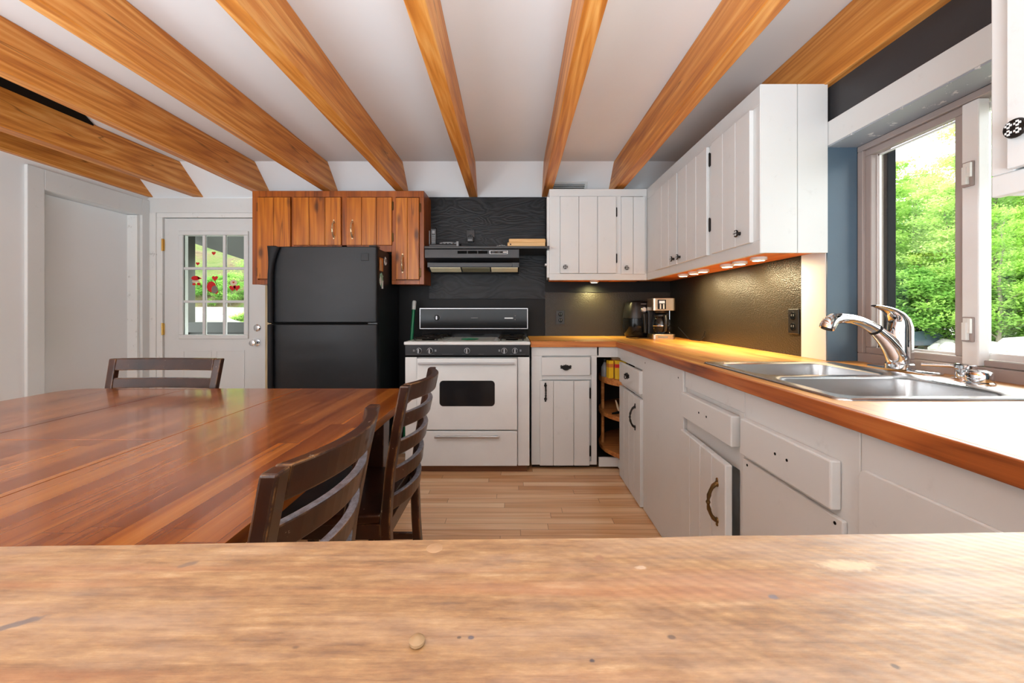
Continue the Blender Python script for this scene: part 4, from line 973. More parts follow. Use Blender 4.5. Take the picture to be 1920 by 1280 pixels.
mb.box(bx0, bx1, by-.003, by+.004, 1.147, 1.154); mb.box(bx0, bx1, by-.003, by+.004, .984, .990); mb.box(bx0, bx0+e, by-.003, by+.004, .99, 1.147); mb.box(bx1-e, bx1, by-.003, by+.004, .99, 1.147)
mb.build('backguard_trim', 'silver', bgd, .001)
c = ((819.5-965)*by/745, by, H+(584-595.5)*by/745)
k = MB().lathe([(.024, 0), (.022, -.005), (.018, -.008), (.016, -.022)], c, 1, 22).build('timer_knob', 'black_plastic', bgd, smooth=True)
mb = MB(); mb.lathe([(.0245, -.003), (.0215, -.006), (.0225, -.003)], c, 1, 24); mb.box(c[0]-.004, c[0]+.004, by-.026, by-.020, c[2]-.014, c[2]+.014); mb.build('knob_rim', 'silver', k)
x0 = (946-965)*by/745; MB().box(x0, x0+.07, by-.0012, by, 1.068, 1.076).build('clock_window', 'lcd', bgd)
mb = MB()
for px, py in ((966, 592), (966, 599)): mb.lathe([(.005, 0), (.004, -.004)], ((px-965)*by/745, by, H+(584-py)*by/745), 1, 10)
mb.build('clock_buttons', 'grey_plastic', bgd)
MB().box((883-965)*by/745, (896-965)*by/745, by-.001, by, 1.072, 1.076).build('name_strip', 'grey_plastic', bgd)
# cooktop furniture
for x0, x1 in ((-.765, -.50), (-.14, .10)):
    MB().box(x0+.01, x1-.01, 2.81, 3.26, .9152, .917).build('burner_tray', 'griddle', t, .001)
MB().box(-.49, -.15, 2.81, 3.26, .9152, .917).build('centre_griddle', 'griddle', t, .001)
for cx_ in (-.635, -.02):
    for cy_ in (2.92, 3.16):
        bn = MB().lathe([(.045, 0), (.045, .006), (.030, .008), (.030, .013), (.004, .015)], (cx_, cy_, .9172), 2, 22).build('burner', 'black_dull', t, smooth=True)
        mb = MB()
        for q in range(4):
            an = PI/4+PI/2*q; ca, sa = math.cos(an), math.sin(an)
            mb.bar((cx_+.024*ca, cy_+.024*sa, .936), (cx_+.118*ca, cy_+.118*sa, .936), .009, .012); mb.bar((cx_+.112*ca, cy_+.112*sa, .9172), (cx_+.112*ca, cy_+.112*sa, .934), .009, .009, up=(1, 0, 0))
        mb.sweep([(cx_+.10*math.cos(2*PI*k/24), cy_+.10*math.sin(2*PI*k/24), .934) for k in range(25)], .005, 6)
        mb.build('pan_grate', 'iron', t)
tag(MB().lathe([(.05, 0), (.062, .003), (.066, .008), (.060, .006), (.02, .003), (.002, .003)], (-.332, 2.95, .9172), 2, 32).build('spoon_rest', 'green_glaze', None, smooth=True), 'round green spoon rest in the middle of the cooktop', 'spoon rest')

# mop handle standing between fridge and stove
t = thing('mop', 'green mop handle with pale grip standing between fridge and stove', 'mop', (-.90, 3.22, 0))
MB().sweep([(-.895, 3.20, .03), (-.838, 3.30, 1.145)], .0125, 14).build('pole', 'green', t, smooth=True)
MB().sweep([(-.8382, 3.2995, 1.142), (-.8345, 3.306, 1.21), (-.834, 3.307, 1.216)], [.0165, .0165, .011], 14).build('grip', 'pale_grip', t, smooth=True)
MB().box(-.94, -.85, 3.14, 3.26, 0, .05).build('mop_head', 'pale_grip', t, .01)

# ------------------------------------------------------------------ shelf and range hood
tag(MB().box(-.690, .266, 3.03, YB-.023, 1.6055, 1.625).build('hood_shelf', 'black_plastic', None, .002), 'black shelf board above the range hood', 'shelf')
t = thing('range_hood', 'black slim range hood under the shelf above the stove', 'range hood', (-.33, 3.2, 1.45))
hx0, hx1 = -.688, .035; hy = 3.04
mb = MB(); mb.prism([(hy, 1.602), (hy, 1.536), (hy+.012, 1.530), (3.13, 1.512), (3.13, 1.474), (3.19, 1.446), (YB-.024, 1.446), (YB-.024, 1.604), (hy+.02, 1.604)], 0, hx0, hx1)
mb.build('hood_body', 'hood', t, .002)
MB().box(-.635, -.020, 3.108, 3.1295, 1.473, 1.508).build('filter_panel', 'hood', t, .002)
mb = MB()
def under(x0, x1, name, mat):
    mb = MB(); mb.loft([[(x0, 3.115, 1.4715), (x1, 3.115, 1.4715), (x1, 3.183, 1.446), (x0, 3.183, 1.446)], [(x0, 3.115, 1.4665), (x1, 3.115, 1.4665), (x1, 3.183, 1.441), (x0, 3.183, 1.441)]]); return mb.build(name, mat, t, .001)
under(-.665, -.425, 'lamp_lens', 'cream_lens'); under(-.415, -.195, 'grease_filter', 'mesh_filter'); under(-.185, .025, 'lamp_lens', 'cream_lens')
mb = MB(); x0, x1 = (857-965)*hy/745, (915-965)*hy/745
for i in range(3): mb.box(x0+i*(x1-x0)/3+.003, x0+(i+1)*(x1-x0)/3-.003, hy-.001, hy+.002, 1.568, 1.590)
mb.build('vent_slots', 'black_dull', t)
pn = MB().box((918-965)*hy/745, (952-965)*hy/745, hy-.002, hy+.002, 1.566, 1.592).build('switch_panel', 'silver', t, .001)
MB().box((919-965)*hy/745, (951-965)*hy/745, hy-.003, hy, 1.5685, 1.5895).build('panel_face', 'black_gloss', pn)
mb = MB()
for px in (925, 935.5): x = (px-965)*hy/745; mb.box(x-.011, x+.011, hy-.007, hy-.003, 1.572, 1.586)
mb.build('rocker_switch', 'black_plastic', pn, .001)
MB().box((943-965)*hy/745, (950.5-965)*hy/745, hy-.0036, hy-.003, 1.576, 1.582).build('rating_mark', 'white_plastic', pn)

# things on the shelf
SZ = 1.625
t = thing('cordless_phone', 'cordless phone handset standing in its dark base on the shelf', 'phone', (-.64, 3.16, SZ))
bs = MB().prism([(3.08, SZ), (3.21, SZ), (3.21, SZ+.05), (3.08, SZ+.022)], 0, -.665, -.43).build('base', 'black_plastic', t, .004)
mb = MB()
for i in range(5):
    for j in range(2): mb.box(-.585+i*.028, -.567+i*.028, 3.10+j*.04, 3.122+j*.04, SZ+.030+j*.010, SZ+.036+j*.010)
mb.build('base_keys', 'grey_plastic', bs)
MB().box(-.452, -.434, 3.078, 3.09, SZ+.004, SZ+.045).build('base_speaker', 'grey_plastic', bs, .002)
MB().box(-.575, -.50, 3.183, 3.20, SZ+.045, SZ+.058).build('base_display', 'grey_plastic', bs, .002)
hs = MB(); hs.loft([[(-.655+.0-w, 3.145-d, z), (-.655+w+.03, 3.145-d, z), (-.655+w+.03, 3.145+d, z), (-.655-w, 3.145+d, z)] for z, w, d in ((SZ+.02, .004, .010), (SZ+.10, .008, .014), (SZ+.15, .008, .016), (SZ+.168, .004, .010))])
hb = hs.build('handset', 'black_plastic', t, .005)
MB().box(-.6505, -.6295, 3.1285, 3.132, SZ+.115, SZ+.138).build('handset_display', 'grey_plastic', hb)
mb = MB()
for i in range(3):
    for j in range(4): mb.box(-.652+i*.009, -.646+i*.009, 3.129, 3.134, SZ+.045+j*.016, SZ+.053+j*.016)
mb.build('handset_keys', 'grey_plastic', hb)
MB().cyl((-.674, 3.145, SZ+.02), .004, .12, 2, 8).build('antenna', 'grey_plastic', t)
t = thing('bread_board', 'thick pale wooden board lying on the shelf by the white cabinet', 'cutting board', (.095, 3.16, SZ))
bd = MB().box(-.055, .236, 3.06, 3.26, SZ, SZ+.033).build('board', 'board', t, .004)
MB().box(-.045, .240, 3.08, 3.28, SZ+.0332, SZ+.066).build('upper_board', 'board', t, .008)
MB().cyl((-.032, 3.0595, SZ+.018), .006, .002, 1, 12).build('hanging_hole', 'dark_inside', bd)
mb = MB(); rn = random.Random(4); n = 14; R = []
for j in range(6):
    R.append([(-.145+.092*i/n, 3.06+.12*j/5, SZ+.0015+.010*abs(math.sin(i*1.1+j*.9))*math.sin(PI*i/n)+rn.uniform(0, .003)) for i in range(n+1)])
mb.loft(R, cap=False, closed=False); o = mb.build('crumpled_napkin', 'paper'); md = o.modifiers.new('thickness', 'SOLIDIFY'); md.thickness = .0015; md.offset = 1
tag(o, 'crumpled white napkin on the shelf left of the wooden board', 'napkin')
# ceiling slope vent above the white cabinet
t = thing('air_vent', 'white air register on the sloping ceiling above the white wall cabinet', 'vent', (.46, 3.34, 2.2))
def slope(x, s, o): return (x, 3.2+s*(YB-3.2)-o*.69, ZC+s*(ZS-ZC)-o*.725)
mb = MB(); x0, x1 = .305, .61
def slab(mb, a, b, s0, s1, o0, o1): mb.loft([[slope(a, s0, o0), slope(b, s0, o0), slope(b, s1, o0), slope(a, s1, o0)], [slope(a, s0, o1), slope(b, s0, o1), slope(b, s1, o1), slope(a, s1, o1)]])
slab(mb, x0, x1, .54, .60, 0, .012); slab(mb, x0, x1, .84, .90, 0, .012); slab(mb, x0, x0+.02, .60, .84, 0, .012); slab(mb, x1-.02, x1, .60, .84, 0, .012)
mb.build('register_frame', 'white', t, .002)
mb = MB(); slab(mb, x0+.02, x1-.02, .60, .84, .0005, .003); mb.build('duct_opening', 'black_dull', t)
mb = MB()
for i in range(4): slab(mb, x0+.02, x1-.02, .625+.055*i, .645+.055*i, .003, .009)
mb.build('louvres', 'white', t)

# ------------------------------------------------------------------ small appliances in the corner
t = thing('air_fryer', 'dark round shouldered air fryer in the worktop corner', 'air fryer', (1.02, 3.295, .915), math.radians(8))
def sq(r, z, k=.0, px=1.0): return [((r)*math.copysign(abs(math.cos(a))**.72, math.cos(a))*px, (r)*math.copysign(abs(math.sin(a))**.72, math.sin(a))+k, z) for a in [2*PI*i/36 for i in range(36)]]
MB().loft([sq(.080, 0), sq(.098, .012), sq(.110, .04), sq(.114, .10), sq(.111, .155)]).build('drawer', 'black_gloss', t, smooth=True, local=True)
up = MB().loft([sq(.111, .157), sq(.109, .19), sq(.100, .25), sq(.088, .285), sq(.070, .296), sq(.04, .30)]).build('upper_body', 'black_plastic', t, smooth=True, local=True)
kn = MB().lathe([(.024, 0), (.024, -.012), (.020, -.018)], (0, -.104, .225), 1, 24).build('dial', 'silver', t, smooth=True, local=True)
MB().lathe([(.014, -.018), (.013, -.022)], (0, -.104, .225), 1, 20).build('dial_cap', 'white_plastic', kn, local=True)
mb = MB(); mb.box(-.024, .024, -.006, .006, 0, .004)
mb.bm.clear(); mb.box(-.022, .022, -.108, -.104, .268, .275); o = mb.build('badge_strip', 'grey_plastic', t, local=True)
mb = MB(); mb.prism([(-.024, .20), (.024, .20), (.020, .165), (.014, .10), (.012, .04), (-.012, .04), (-.014, .10), (-.020, .165)], 1, -.152, -.112); mb.build('drawer_handle', 'black_plastic', t, .006, local=True)
t = thing('coffee_maker', 'steel and black coffee maker with glass carafe beside the air fryer', 'coffee maker', (1.136, 3.088, .915), math.radians(-3))
W2 = .087
bs = MB().loft([rr(0, .0, W2, .085, .025, z, 8) for z in (0, .006, .034, .038)]).build('base', 'warm_steel', t, .002, local=True)
MB().box(-W2*.55, W2*.3, -.0865, -.0845, .012, .024).build('name_strip', 'grey_plastic', bs, local=True)
MB().cyl((0, -.012, .038), .068, .005, 2, 28).build('hot_plate', 'black_plastic', bs, local=True)
MB().box(-W2+.004, W2-.004, .045, .084, .036, .235).build('water_tank', 'black_plastic', t, .006, local=True)
hd = MB().loft([rr(0, .0, W2, .085, .022, z, 8) for z in (.218, .222, .305, .312)]).build('brew_head', 'warm_steel', t, .002, local=True)
pn = MB().box(-.050, .012, -.0885, -.083, .228, .300).build('control_panel', 'black_gloss', hd, .003, local=True)
MB().box(-.040, .002, -.0895, -.0885, .272, .292).build('display', 'lcd', pn, local=True)
mb = MB()
for i in range(2):
    for j in range(3): mb.lathe([(.0065, 0), (.006, -.002)], (-.030+i*.024, -.0885, .261-.012*j), 1, 10)
mb.build('panel_buttons', 'white_plastic', pn, local=True)
MB().lathe([(.055, .218), (.050, .20), (.030, .188)], (0, -.012, 0), 2, 24).build('filter_basket', 'black_plastic', t, smooth=True, local=True)
cf = MB().lathe([(.050, .0435), (.062, .055), (.068, .085), (.067, .12), (.058, .158), (.050, .170)], (0, -.012, 0), 2, 30).build('carafe', 'carafe', t, smooth=True, local=True)
MB().lathe([(.052, .170), (.055, .176), (.053, .186), (.02, .187)], (0, -.012, 0), 2, 24).build('carafe_lid', 'black_plastic', cf, smooth=True, local=True)
MB().lathe([(.0685, .098), (.0695, .102), (.0685, .106)], (0, -.012, 0), 2, 30).build('carafe_band', 'chrome', cf, local=True)
mb = MB(); mb.sweep([(.005, -.06, .180), (.005, -.095, .172), (.005, -.108, .14), (.005, -.106, .10), (.005, -.094, .066), (.005, -.08, .060)], [.011, .013, .013, .012, .010, .007], 10, up=(1, 0, 0)); mb.build('carafe_handle', 'black_plastic', cf, smooth=True, local=True)
mb = MB(); mb.sweep([(1.30, 3.16, 1.0), (1.315, 3.10, .96), (1.318, 3.02, .922), (1.30, 2.92, .9195), (1.315, 2.82, .9195), (1.32, 2.76, .95), (1.322, 2.76, .985), (1.328, 2.80, .95), (1.325, 2.84, .9195)], .0035, 8)
tag(mb.build('power_cord', 'rubber', None, smooth=True), 'thin black power cord looping along the right backsplash', 'cord')
t = thing('paper_towel_stand', 'slim dark stand with bright edges in the corner behind the coffee maker', 'stand', (1.30, 3.22, .915))
MB().cyl((1.285, 3.30, .915), .038, .008, 2, 24).build('base', 'black_plastic', t)
MB().cyl((1.285, 3.30, .923), .007, .24, 2, 12).build('post', 'chrome', t)
mb = MB(); mb.sweep([(1.06, 3.06, .918), (1.0, 3.09, .9185), (.93, 3.06, .9185), (.90, 3.12, .9185), (.90, 3.2, .9185)], .003, 8)
tag(mb.build('power_cord', 'rubber', None, smooth=True), 'short black cord on the worktop left of the air fryer', 'cord')

# ------------------------------------------------------------------ dining table
t = thing('dining_table', 'large reddish brown dining table with butterfly leaf seams', 'table', (-1.277, 1.133, 0))
tx0, tx1, ty0, ty1, tz = -2.097, -.457, .378, 1.888, .76
s0, s1, sm = -1.545, -1.009, 1.133; gp = .0016; cut = .055
def corner(pts, ax, ay):  # clipped and rounded corners come from these polygons
    return pts
def cpoly(x0, x1, y0, y1, cl, cr):
    P_ = []
    r = .10
    if cr:
        for cx_, cy_, st in ((x1-r, y1-r, 90), (x1-r, y0+r, 0)):
            for k in range(9): a = math.radians(st-90*k/8); P_.append((cx_+r*math.cos(a), cy_+r*math.sin(a)))
    else: P_ += [(x1, y1), (x1, y0)]
    if cl:
        for cx_, cy_, st in ((x0+r, y0+r, 270), (x0+r, y1-r, 180)):
            for k in range(9): a = math.radians(st-90*k/8); P_.append((cx_+r*math.cos(a), cy_+r*math.sin(a)))
    else: P_ += [(x0, y0), (x0, y1)]
    return P_
MB().prism(cpoly(tx0, s0-gp, ty0, ty1, True, False), 2, tz-.028, tz).build('tabletop_end', 'table', t, .0004)
MB().prism(cpoly(s1+gp, tx1, ty0, ty1, False, True), 2, tz-.028, tz).build('tabletop_end', 'table', t, .0004)
MB().box(s0+gp, s1-gp, ty0, sm-gp, tz-.028, tz).build('butterfly_leaf', 'table', t, .0004)
MB().box(s0+gp, s1-gp, sm+gp, ty1, tz-.028, tz).build('butterfly_leaf', 'table', t, .0004)
mb = MB(); ax0, ax1, ay0, ay1 = tx0+.10, tx1-.10, ty0+.10, ty1-.10
mb.box(ax0, ax1, ay0, ay0+.025, .66, tz-.029); mb.box(ax0, ax1, ay1-.025, ay1, .66, tz-.029); mb.box(ax0, ax0+.025, ay0+.025, ay1-.025, .66, tz-.029); mb.box(ax1-.025, ax1, ay0+.025, ay1-.025, .66, tz-.029)
mb.build('apron', 'chair', t, .002)
for x, y in ((ax0+.045, ay0+.045), (ax1-.045, ay0+.045), (ax0+.045, ay1-.045), (ax1-.045, ay1-.045)):
    MB().bar((x, y, tz-.03), (x, y, 0), .085, .085, up=(1, 0, 0), w1=.055, d1=.055).build('leg', 'chair', t, .004)

# ------------------------------------------------------------------ chairs (built facing +y about their own origin)
def make_chair(label, loc, rz, w, nslat=4, top=.885, wood_seat='chair', bow=.048):
    c = thing('dining_chair', label, 'chair', loc, rz, 'dining chairs with ladder backs')
    hw = w/2; pw, pd = .036, .030
    prof = [(0, -.245), (.25, -.228), (.44, -.222), (.60, -.238), (.75, -.264), (top, -.292)]
    def py(z):
        for (za, ya), (zb, yb) in zip(prof, prof[1:]):
            if z <= zb: return ya+(yb-ya)*(z-za)/(zb-za)
        return prof[-1][1]
    flare = lambda z: hw-pw/2-(.020*(1-min(1, max(0, (z-.44)/(top-.44)))))
    for s_ in (-1, 1):
        R = []
        for z in (0, .12, .25, .36, .44, .52, .60, .68, .76, .82, top):
            d = pd*(1.15 if z < .5 else 1.0); x = s_*flare(z); y = py(z)
            R.append([(x-pw/2, y-d/2, z), (x+pw/2, y-d/2, z), (x+pw/2, y+d/2, z), (x-pw/2, y+d/2, z)])
        MB().loft(R).build('back_post', 'chair', c, .005, local=True)
        MB().bar((s_*(hw-.035), .205, .425), (s_*(hw-.035), .215, 0), .042, .042, up=(1, 0, 0), w1=.032, d1=.032).build('front_leg', 'chair', c, .004, local=True)
        MB().box(s_*(hw-.035)-.010, s_*(hw-.035)+.010, -.205, .19, .375, .425).build('side_rail', 'chair', c, .002, local=True)
        MB().box(s_*(hw-.04)-.009, s_*(hw-.04)+.009, -.215, .20, .16, .185).build('stretcher', 'chair', c, .002, local=True)
    MB().box(-hw+.05, hw-.05, .195, .215, .375, .425).build('front_rail', 'chair', c, .002, local=True)
    MB().box(-hw+.05, hw-.05, -.232, -.212, .375, .425).build('back_rail', 'chair', c, .002, local=True)
    def rail(name, z0, z1, thk, ext):
        n = 16; R = []; L = flare((z0+z1)/2)+ext
        for i in range(n+1):
            q = -1+2*i/n; x = q*L; b = bow*(1-q*q)
            R.append([(x, py(z0)-b-thk/2, z0), (x, py(z0)-b+thk/2, z0), (x, py(z1)-b+thk/2, z1), (x, py(z1)-b-thk/2, z1)])
        MB().loft(R).build(name, 'chair_glare' if name == 'back_slat' else 'chair', c, .004, local=True)
    rail('top_rail', top-.058, top+.001, .028, -pw/2-.0005)
    for i in range(nslat):
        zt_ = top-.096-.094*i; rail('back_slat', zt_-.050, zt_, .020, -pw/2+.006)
    n = 20; R = []
    for z, k in ((.426, .0), (.452, .004), (.458, -.004)):
        R.append([(x*(hw+k)/hw, y+(k if y > 0 else 0), z) for x, y in ((-hw+.03, -.205), (hw-.03, -.205), (hw+.01, .20), (hw-.03, .235), (-hw+.03, .235), (-hw-.01, .20))])
    MB().loft(R).build('seat', wood_seat, c, .006, local=True)
    return c
make_chair('dark ladder back chair at the table, nearest the viewer', (-.655, .811, 0), PI/2, .452)
c2 = [o for o in bpy.data.objects if o.name == 'dining_chair'][0]
dup(c2, (-.648, 1.506, 0), PI/2, 'dark ladder back chair pulled up to the table in front of the stove')
make_chair('wider dark chair at the far edge of the table, before the glazed door', (-1.772, 1.735, 0), PI+.0, .568, top=.886, bow=.02)

# ------------------------------------------------------------------ foreground plank on its half wall
t = thing('bar_plank', 'thick weathered pine plank in the foreground of the photo', 'bar top', (0, .17, .975), math.radians(-.0))
mb = MB(); rn = random.Random(2); n = 60; R = []
x0, x1 = -1.9, .700
yfar = lambda x: .2551+(x+.345)*.026
for i in range(n+1):
    x = x0+(x1-x0)*i/n; j = rn.uniform(-.0009, .0009)
    yf = yfar(x)+j; yn = -.06
    R.append([(x, yn, .930), (x, yf-.001, .930), (x, yf+rn.uniform(-.0006, .0006), .950), (x, yf, .973), (x, yf-.002, .975), (x, yn, .975)])
mb.loft(R); mb.build('plank', 'plank', t)
ks = []
for px, py, r, m in ((815, 1027, .0052, 'resin'), ):
    y = .15*745/(py-584); x = (px-965)*y/745
    MB().lathe([(r, 0), (r*.9, .0002), (.0005, .0003)], (x, y, .975), 2, 18).build('resin_spot', m, t, smooth=True)
y = .15*745/(1208-584); x = (782-965)*y/745
o = MB().lathe([(.0016, 0), (.0034, .0008), (.0036, .0022), (.0022, .0036), (.0005, .004)], (x, y, .975), 2, 12).build('wood_chip', 'pebble', None, smooth=True)
tag(o, 'small pale chip lying on the foreground plank', 'chip')
struct(MB().box(-1.9, .62, .0, .12, 0, .930), 'wall_half', 'wall', 'half wall carrying the foreground plank', 'half wall')

# ------------------------------------------------------------------ outdoors, right: yard, car, boulders, woods
GZ = -1.08
struct(MB().box(1.8, 120, -60, 120, GZ-.3, GZ), 'ground_yard', 'ground', 'gravel and grass yard outside the kitchen window', 'ground')
bpy.data.objects['ground_yard'].name = 'ground'
def boulder(loc, r, seed, label, sq_=(1, 1, .75), mat='rock'):
    rn = random.Random(seed); bm = bmesh.new(); bmesh.ops.create_icosphere(bm, subdivisions=3, radius=1)
    pl = [(Vector((rn.uniform(-1, 1), rn.uniform(-1, 1), rn.uniform(-.6, 1))).normalized(), rn.uniform(.55, .86)) for _ in range(11)]
    for v in bm.verts:
        for n_, d_ in pl:
            k = v.co.dot(n_)
            if k > d_: v.co -= n_*(k-d_)*.92
        v.co += v.co.normalized()*rn.uniform(-.02, .02)
        v.co = Vector((v.co.x*r*sq_[0], v.co.y*r*sq_[1], v.co.z*r*sq_[2]))
    lo = min(v.co.z for v in bm.verts)
    for v in bm.verts: v.co.z -= lo*.9
    me = bpy.data.meshes.new('boulder'); bm.to_mesh(me); bm.free(); me.materials.append(M[mat])
    o = bpy.data.objects.new('boulder', me); COL.objects.link(o); o.location = loc
    return tag(o, label, 'rock')
def OUT(px, d): return ((px-965)/745*d, d)     # a bearing through the window, at depth d
for px, d, r, sd, lab in ((1768, 21.5, .62, 1, 'pale boulder right of the parked car seen through the window'), (1785, 20, .5, 5, 'low pale boulder by the window stile, right of the parked car'),
                          (1758, 20.5, .42, 7, 'small boulder close to the front wheel of the parked car'), (1905, 16.6, .95, 11, 'large white boulder seen in the right window pane'),
                          (1862, 18.5, .60, 14, 'low boulder left of the large white one in the right pane'), (1800, 23, .7, 21, 'grey boulder behind the low pale one outside the window'), (1850, 21, .5, 31, 'small boulder behind the others in the right window pane')):
    x, y = OUT(px, d); boulder((x, y, GZ), r, sd, lab)

# parked car
cx_, cy_ = OUT(1706, 22.5)
t = thing('car', 'blue grey car parked outside beyond the faucet', 'car', (cx_, cy_, GZ), math.radians(10))
side = [(-2.15, .35), (-2.2, .75), (-2.1, 1.0), (-1.75, 1.38), (-1.2, 1.46), (.0, 1.46), (.35, 1.38), (.95, 1.0), (1.85, .86), (2.12, .70), (2.15, .35)]
R = []
for y, k in ((-.88, .96), (-.80, 1.0), (.80, 1.0), (.88, .96)):
    R.append([(x*k, y*(1 if z < 1.05 else .86), z*(.99 if abs(y) > .85 else 1)) for x, z in side])
MB().loft(R).build('car_body', 'car', t, .04, smooth=True, local=True)
for s_ in (-1, 1):
    MB().prism([(-1.55, 1.02), (-1.35, 1.36), (-.05, 1.36), (.28, 1.29), (.72, 1.02)], 1, s_*.80-.03, s_*.80+.03).build('side_window', 'black_gloss', t, .01, local=True)
MB().loft([[(.42, -.66, 1.385), (.42, .66, 1.385), (.99, .74, 1.02), (.99, -.74, 1.02)], [(.44, -.66, 1.40), (.44, .66, 1.40), (1.02, .74, 1.035), (1.02, -.74, 1.035)]]).build('windscreen', 'black_gloss', t, local=True)
for x in (-1.32, 1.34):
    for s_ in (-1, 1):
        wv = MB().lathe([(.20, -.11), (.31, -.10), (.33, -.06), (.33, .06), (.31, .10), (.20, .11)], (x, s_*.80, .33), 1, 28).build('wheel', 'rubber', t, smooth=True, local=True)
        MB().lathe([(.20, -.113), (.05, -.118), (.05, .118), (.20, .113)], (x, s_*.80, .33), 1, 20).build('hubcap', 'silver', wv, local=True)
for s_ in (-1, 1): MB().box(2.02, 2.13, s_*.62-.16, s_*.62+.16, .62, .74).build('headlamp', 'silver', t, .02, local=True)

# trees: five kinds, each a trunk and a crown, then copied
def tree_proto(seed, hgt, spread, n_br, n_leaf, leaf, lmat, low=.25, lean=0.0, leafs=True):
    rn = random.Random(seed); t = thing('tree', '', 'tree', group='trees in the woods behind the yard')
    tr_ = MB(); pts = [(lean*hgt*(i/8)**1.5+rn.uniform(-.1, .1)*i/3, rn.uniform(-.1, .1)*i/3, hgt*i/8) for i in range(9)]
    r0 = hgt*.011+.05
    tr_.sweep(pts, [r0*(1-.88*i/8) for i in range(9)], 8, up=(0, 1, 0))
    tips = []
    for b in range(n_br):
        q = low+(1-low)*(b+rn.random())/n_br; z = hgt*q; i = min(7, int(q*8)); f = q*8-i
        p0 = Vector(pts[i]).lerp(Vector(pts[i+1]), f); an = b*2.4+rn.uniform(-.5, .5)
        L = spread*(1.15-q*.75)*rn.uniform(.7, 1.1); up_ = rn.uniform(.15, .7)
        P_ = [p0+Vector((math.cos(an)*L*s_, math.sin(an)*L*s_, L*up_*s_**.8)) for s_ in (0, .35, .7, 1)]
        tr_.sweep(P_, [r0*.30*(1-q*.6), r0*.22*(1-q*.6), r0*.13*(1-q*.6), .008], 5, up=(0, 0, 1))
        for s_ in (.35, .55, .75, .9, 1.05): tips.append((P_[0].lerp(P_[3], s_), .28+.4*s_))
        for k in range(2):
            a2 = an+rn.choice((-1, 1))*rn.uniform(.4, .9); q0 = P_[1].lerp(P_[2], rn.random())
            q1 = q0+Vector((math.cos(a2)*L*.45, math.sin(a2)*L*.45, L*.2)); tr_.sweep([q0, q0.lerp(q1, .5), q1], [.02, .014, .006], 4); tips.append((q1, .5)); tips.append((q0.lerp(q1, .6), .45))
    tr_.build('trunk', 'bark', t, local=True, smooth=True)
    vs, fs = [], []
    for _ in range(n_leaf):
        c, rad = tips[rn.randrange(len(tips))]; rad *= spread*.42
        p = c+Vector((rn.gauss(0, rad*.6), rn.gauss(0, rad*.6), rn.gauss(0, rad*.27)))
        a = Vector((rn.gauss(0, 1), rn.gauss(0, 1), rn.gauss(0, .45))).normalized(); b = a.cross(Vector((rn.gauss(0, .6), rn.gauss(0, .6), 1))).normalized()
        s_ = leaf*rn.uniform(.6, 1.3); k = len(vs)
        vs += [p-a*s_, p-b*s_*.55+Vector((0, 0, s_*.15)), p+a*s_, p+b*s_*.55+Vector((0, 0, s_*.15))]; fs.append((k, k+1, k+2, k+3))
    me = bpy.data.meshes.new('crown'); me.from_pydata(vs, [], fs); me.materials.append(M[lmat])
    o = bpy.data.objects.new('crown', me); COL.objects.link(o); o.parent = t
    return t
rn = random.Random(77)
protos = [tree_proto(11, 13, 3.2, 26, 13000, .115, 'leaf', .16), tree_proto(12, 16, 3.6, 28, 11000, .12, 'leaf', .20, .02), tree_proto(13, 11.5, 3.0, 24, 13000, .105, 'leaf', .12, -.03),
          tree_proto(14, 14, 3.2, 26, 11000, .12, 'leaf2', .14), tree_proto(15, 4.2, 2.2, 18, 9000, .10, 'leaf2', .05)]
labs = ['tall pale green leafy tree in the woods beyond the yard', 'very tall slender leafy tree in the woods beyond the yard', 'broad bright green tree in the woods beyond the yard', 'deeper green tree in the woods beyond the yard', 'low green bush at the edge of the woods']
used = [False]*5
def plant(k, x, y, s_, lab=None):
    rz = rn.uniform(0, 2*PI); z = GZ-.02
    if not used[k]:
        o = protos[k]; o.location = (x, y, z); o.rotation_euler = (0, 0, rz); used[k] = True
    else: o = dup(protos[k], (x, y, z), rz)
    o.scale = (s_, s_, s_); o['label'] = lab or labs[k]; o['group'] = ('trees', 'tall slender trees', 'broad trees', 'deeper green trees', 'bushes')[k]+' beyond the yard'
    if k == 4: o['category'] = 'bush'
    return o
for row, (d0, n) in enumerate(((26, 9), (30, 11), (35, 12), (41, 13))):
    for i in range(n):
        an = math.radians(30+34*(i+.5*(row % 2))/(n-1)+rn.uniform(-1, 1)); R_ = d0*1.36+rn.uniform(-1.5, 1.5)
        plant((0, 3, 2, 1)[(i+row*2) % 4] if row else (0, 2, 3)[i % 3], R_*math.sin(an), R_*math.cos(an), rn.uniform(.83, 1.04))
for i in range(17):
    an = math.radians(33+26*i/16+rn.uniform(-.6, .6)); R_ = 33+rn.uniform(-2, 2)
    plant(4, R_*math.sin(an), R_*math.cos(an), rn.uniform(.7, 1.1))
plant(2, *OUT(1872, 19.5), .62, 'young bright green tree just left of the large white boulder')

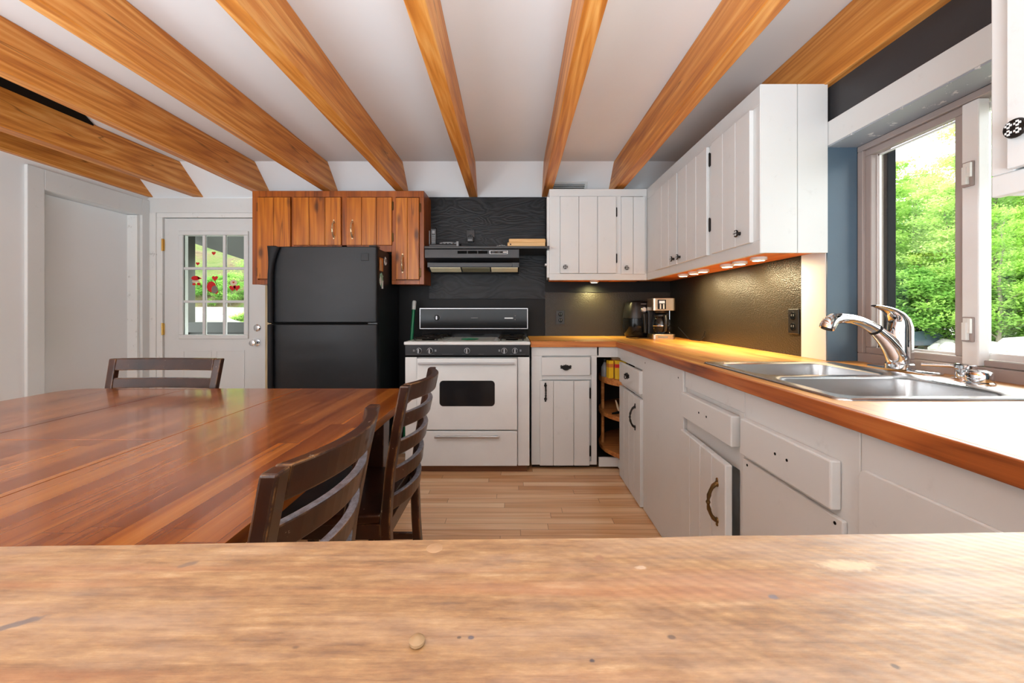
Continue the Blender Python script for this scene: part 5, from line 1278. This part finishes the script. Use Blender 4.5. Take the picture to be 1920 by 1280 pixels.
# ------------------------------------------------------------------ outdoors, behind the back door: porch and rocky bank
mb = MB(); n, m_ = 24, 16; R = []; rn = random.Random(9)
for j in range(m_+1):
    y = 4.9+9*j/m_; R.append([(-16+15*i/n, y, max(-.6, -.1+.55*(y-4.9)+.3*math.sin(i*.9+j*.5))+rn.uniform(-.08, .08)) for i in range(n+1)])
mb.loft(R, cap=False, closed=False); o = mb.build('hillside', 'hill', smooth=True); md = o.modifiers.new('earth', 'SOLIDIFY'); md.thickness = .4; md.offset = -1
tag(o, 'bank of leaves and earth rising behind the back porch', 'ground', kind='structure')
boulder((-4.35, 5.75, -.15), 1.1, 41, 'large pale rock slab on the bank behind the porch', (1.3, .7, .62), 'bank_rock')
boulder((-4.5, 6.3, .42), .85, 43, 'upper pale rock on the bank seen through the door panes', (1.5, .7, .55), 'bank_rock')
boulder((-3.9, 5.45, .1), .6, 47, 'small pale rock low on the bank right of the big slab', (1.2, .8, .6), 'bank_rock')
rn = random.Random(5)
def bush(x, y, z, s_, lab):
    o = dup(protos[4], (x, y, z), rn.uniform(0, 6), lab); o.scale = (s_, s_, s_); o['group'] = 'bushes on the bank behind the porch'; o['category'] = 'bush'; return o
bush(-4.0, 5.75, .55, .12, 'small green plant growing on the rock slab behind the porch')
bush(-5.6, 7.3, 1.0, .17, 'green shrub above the rocks, left in the door panes')
bush(-5.0, 8.0, 1.5, .2, 'green shrub high on the bank, middle of the door panes')
bush(-5.0, 7.0, 1.2, .13, 'green shrub on the bank, right in the door panes')
t = thing('porch', 'dark grey green porch with post, rail and sloping roof behind the back door', 'porch', (-3.0, 4.2, 0))
MB().box(-4.6, -1.8, YB+.16, 4.75, -.12, -.02).build('deck', 'porch', t)
MB().box(-3.72, -3.535, 4.28, 4.40, -.02, 2.4).build('post', 'porch', t, .004)
MB().box(-4.6, -1.8, 4.28, 4.40, .90, 1.01).build('railing', 'porch', t, .004)
MB().box(-4.6, -1.8, 4.32, 4.36, -.02, .90).build('skirting', 'porch', t)
mb = MB(); ya, yb2 = YB+.16, 4.62
mb.loft([[(-4.9, ya, 3.0), (-1.8, ya, 2.1), (-1.8, yb2, 1.29), (-4.9, yb2, 2.30)], [(-4.9, ya, 3.1), (-1.8, ya, 2.2), (-1.8, yb2, 1.39), (-4.9, yb2, 2.40)]])
mb.build('roof', 'porch2', t)
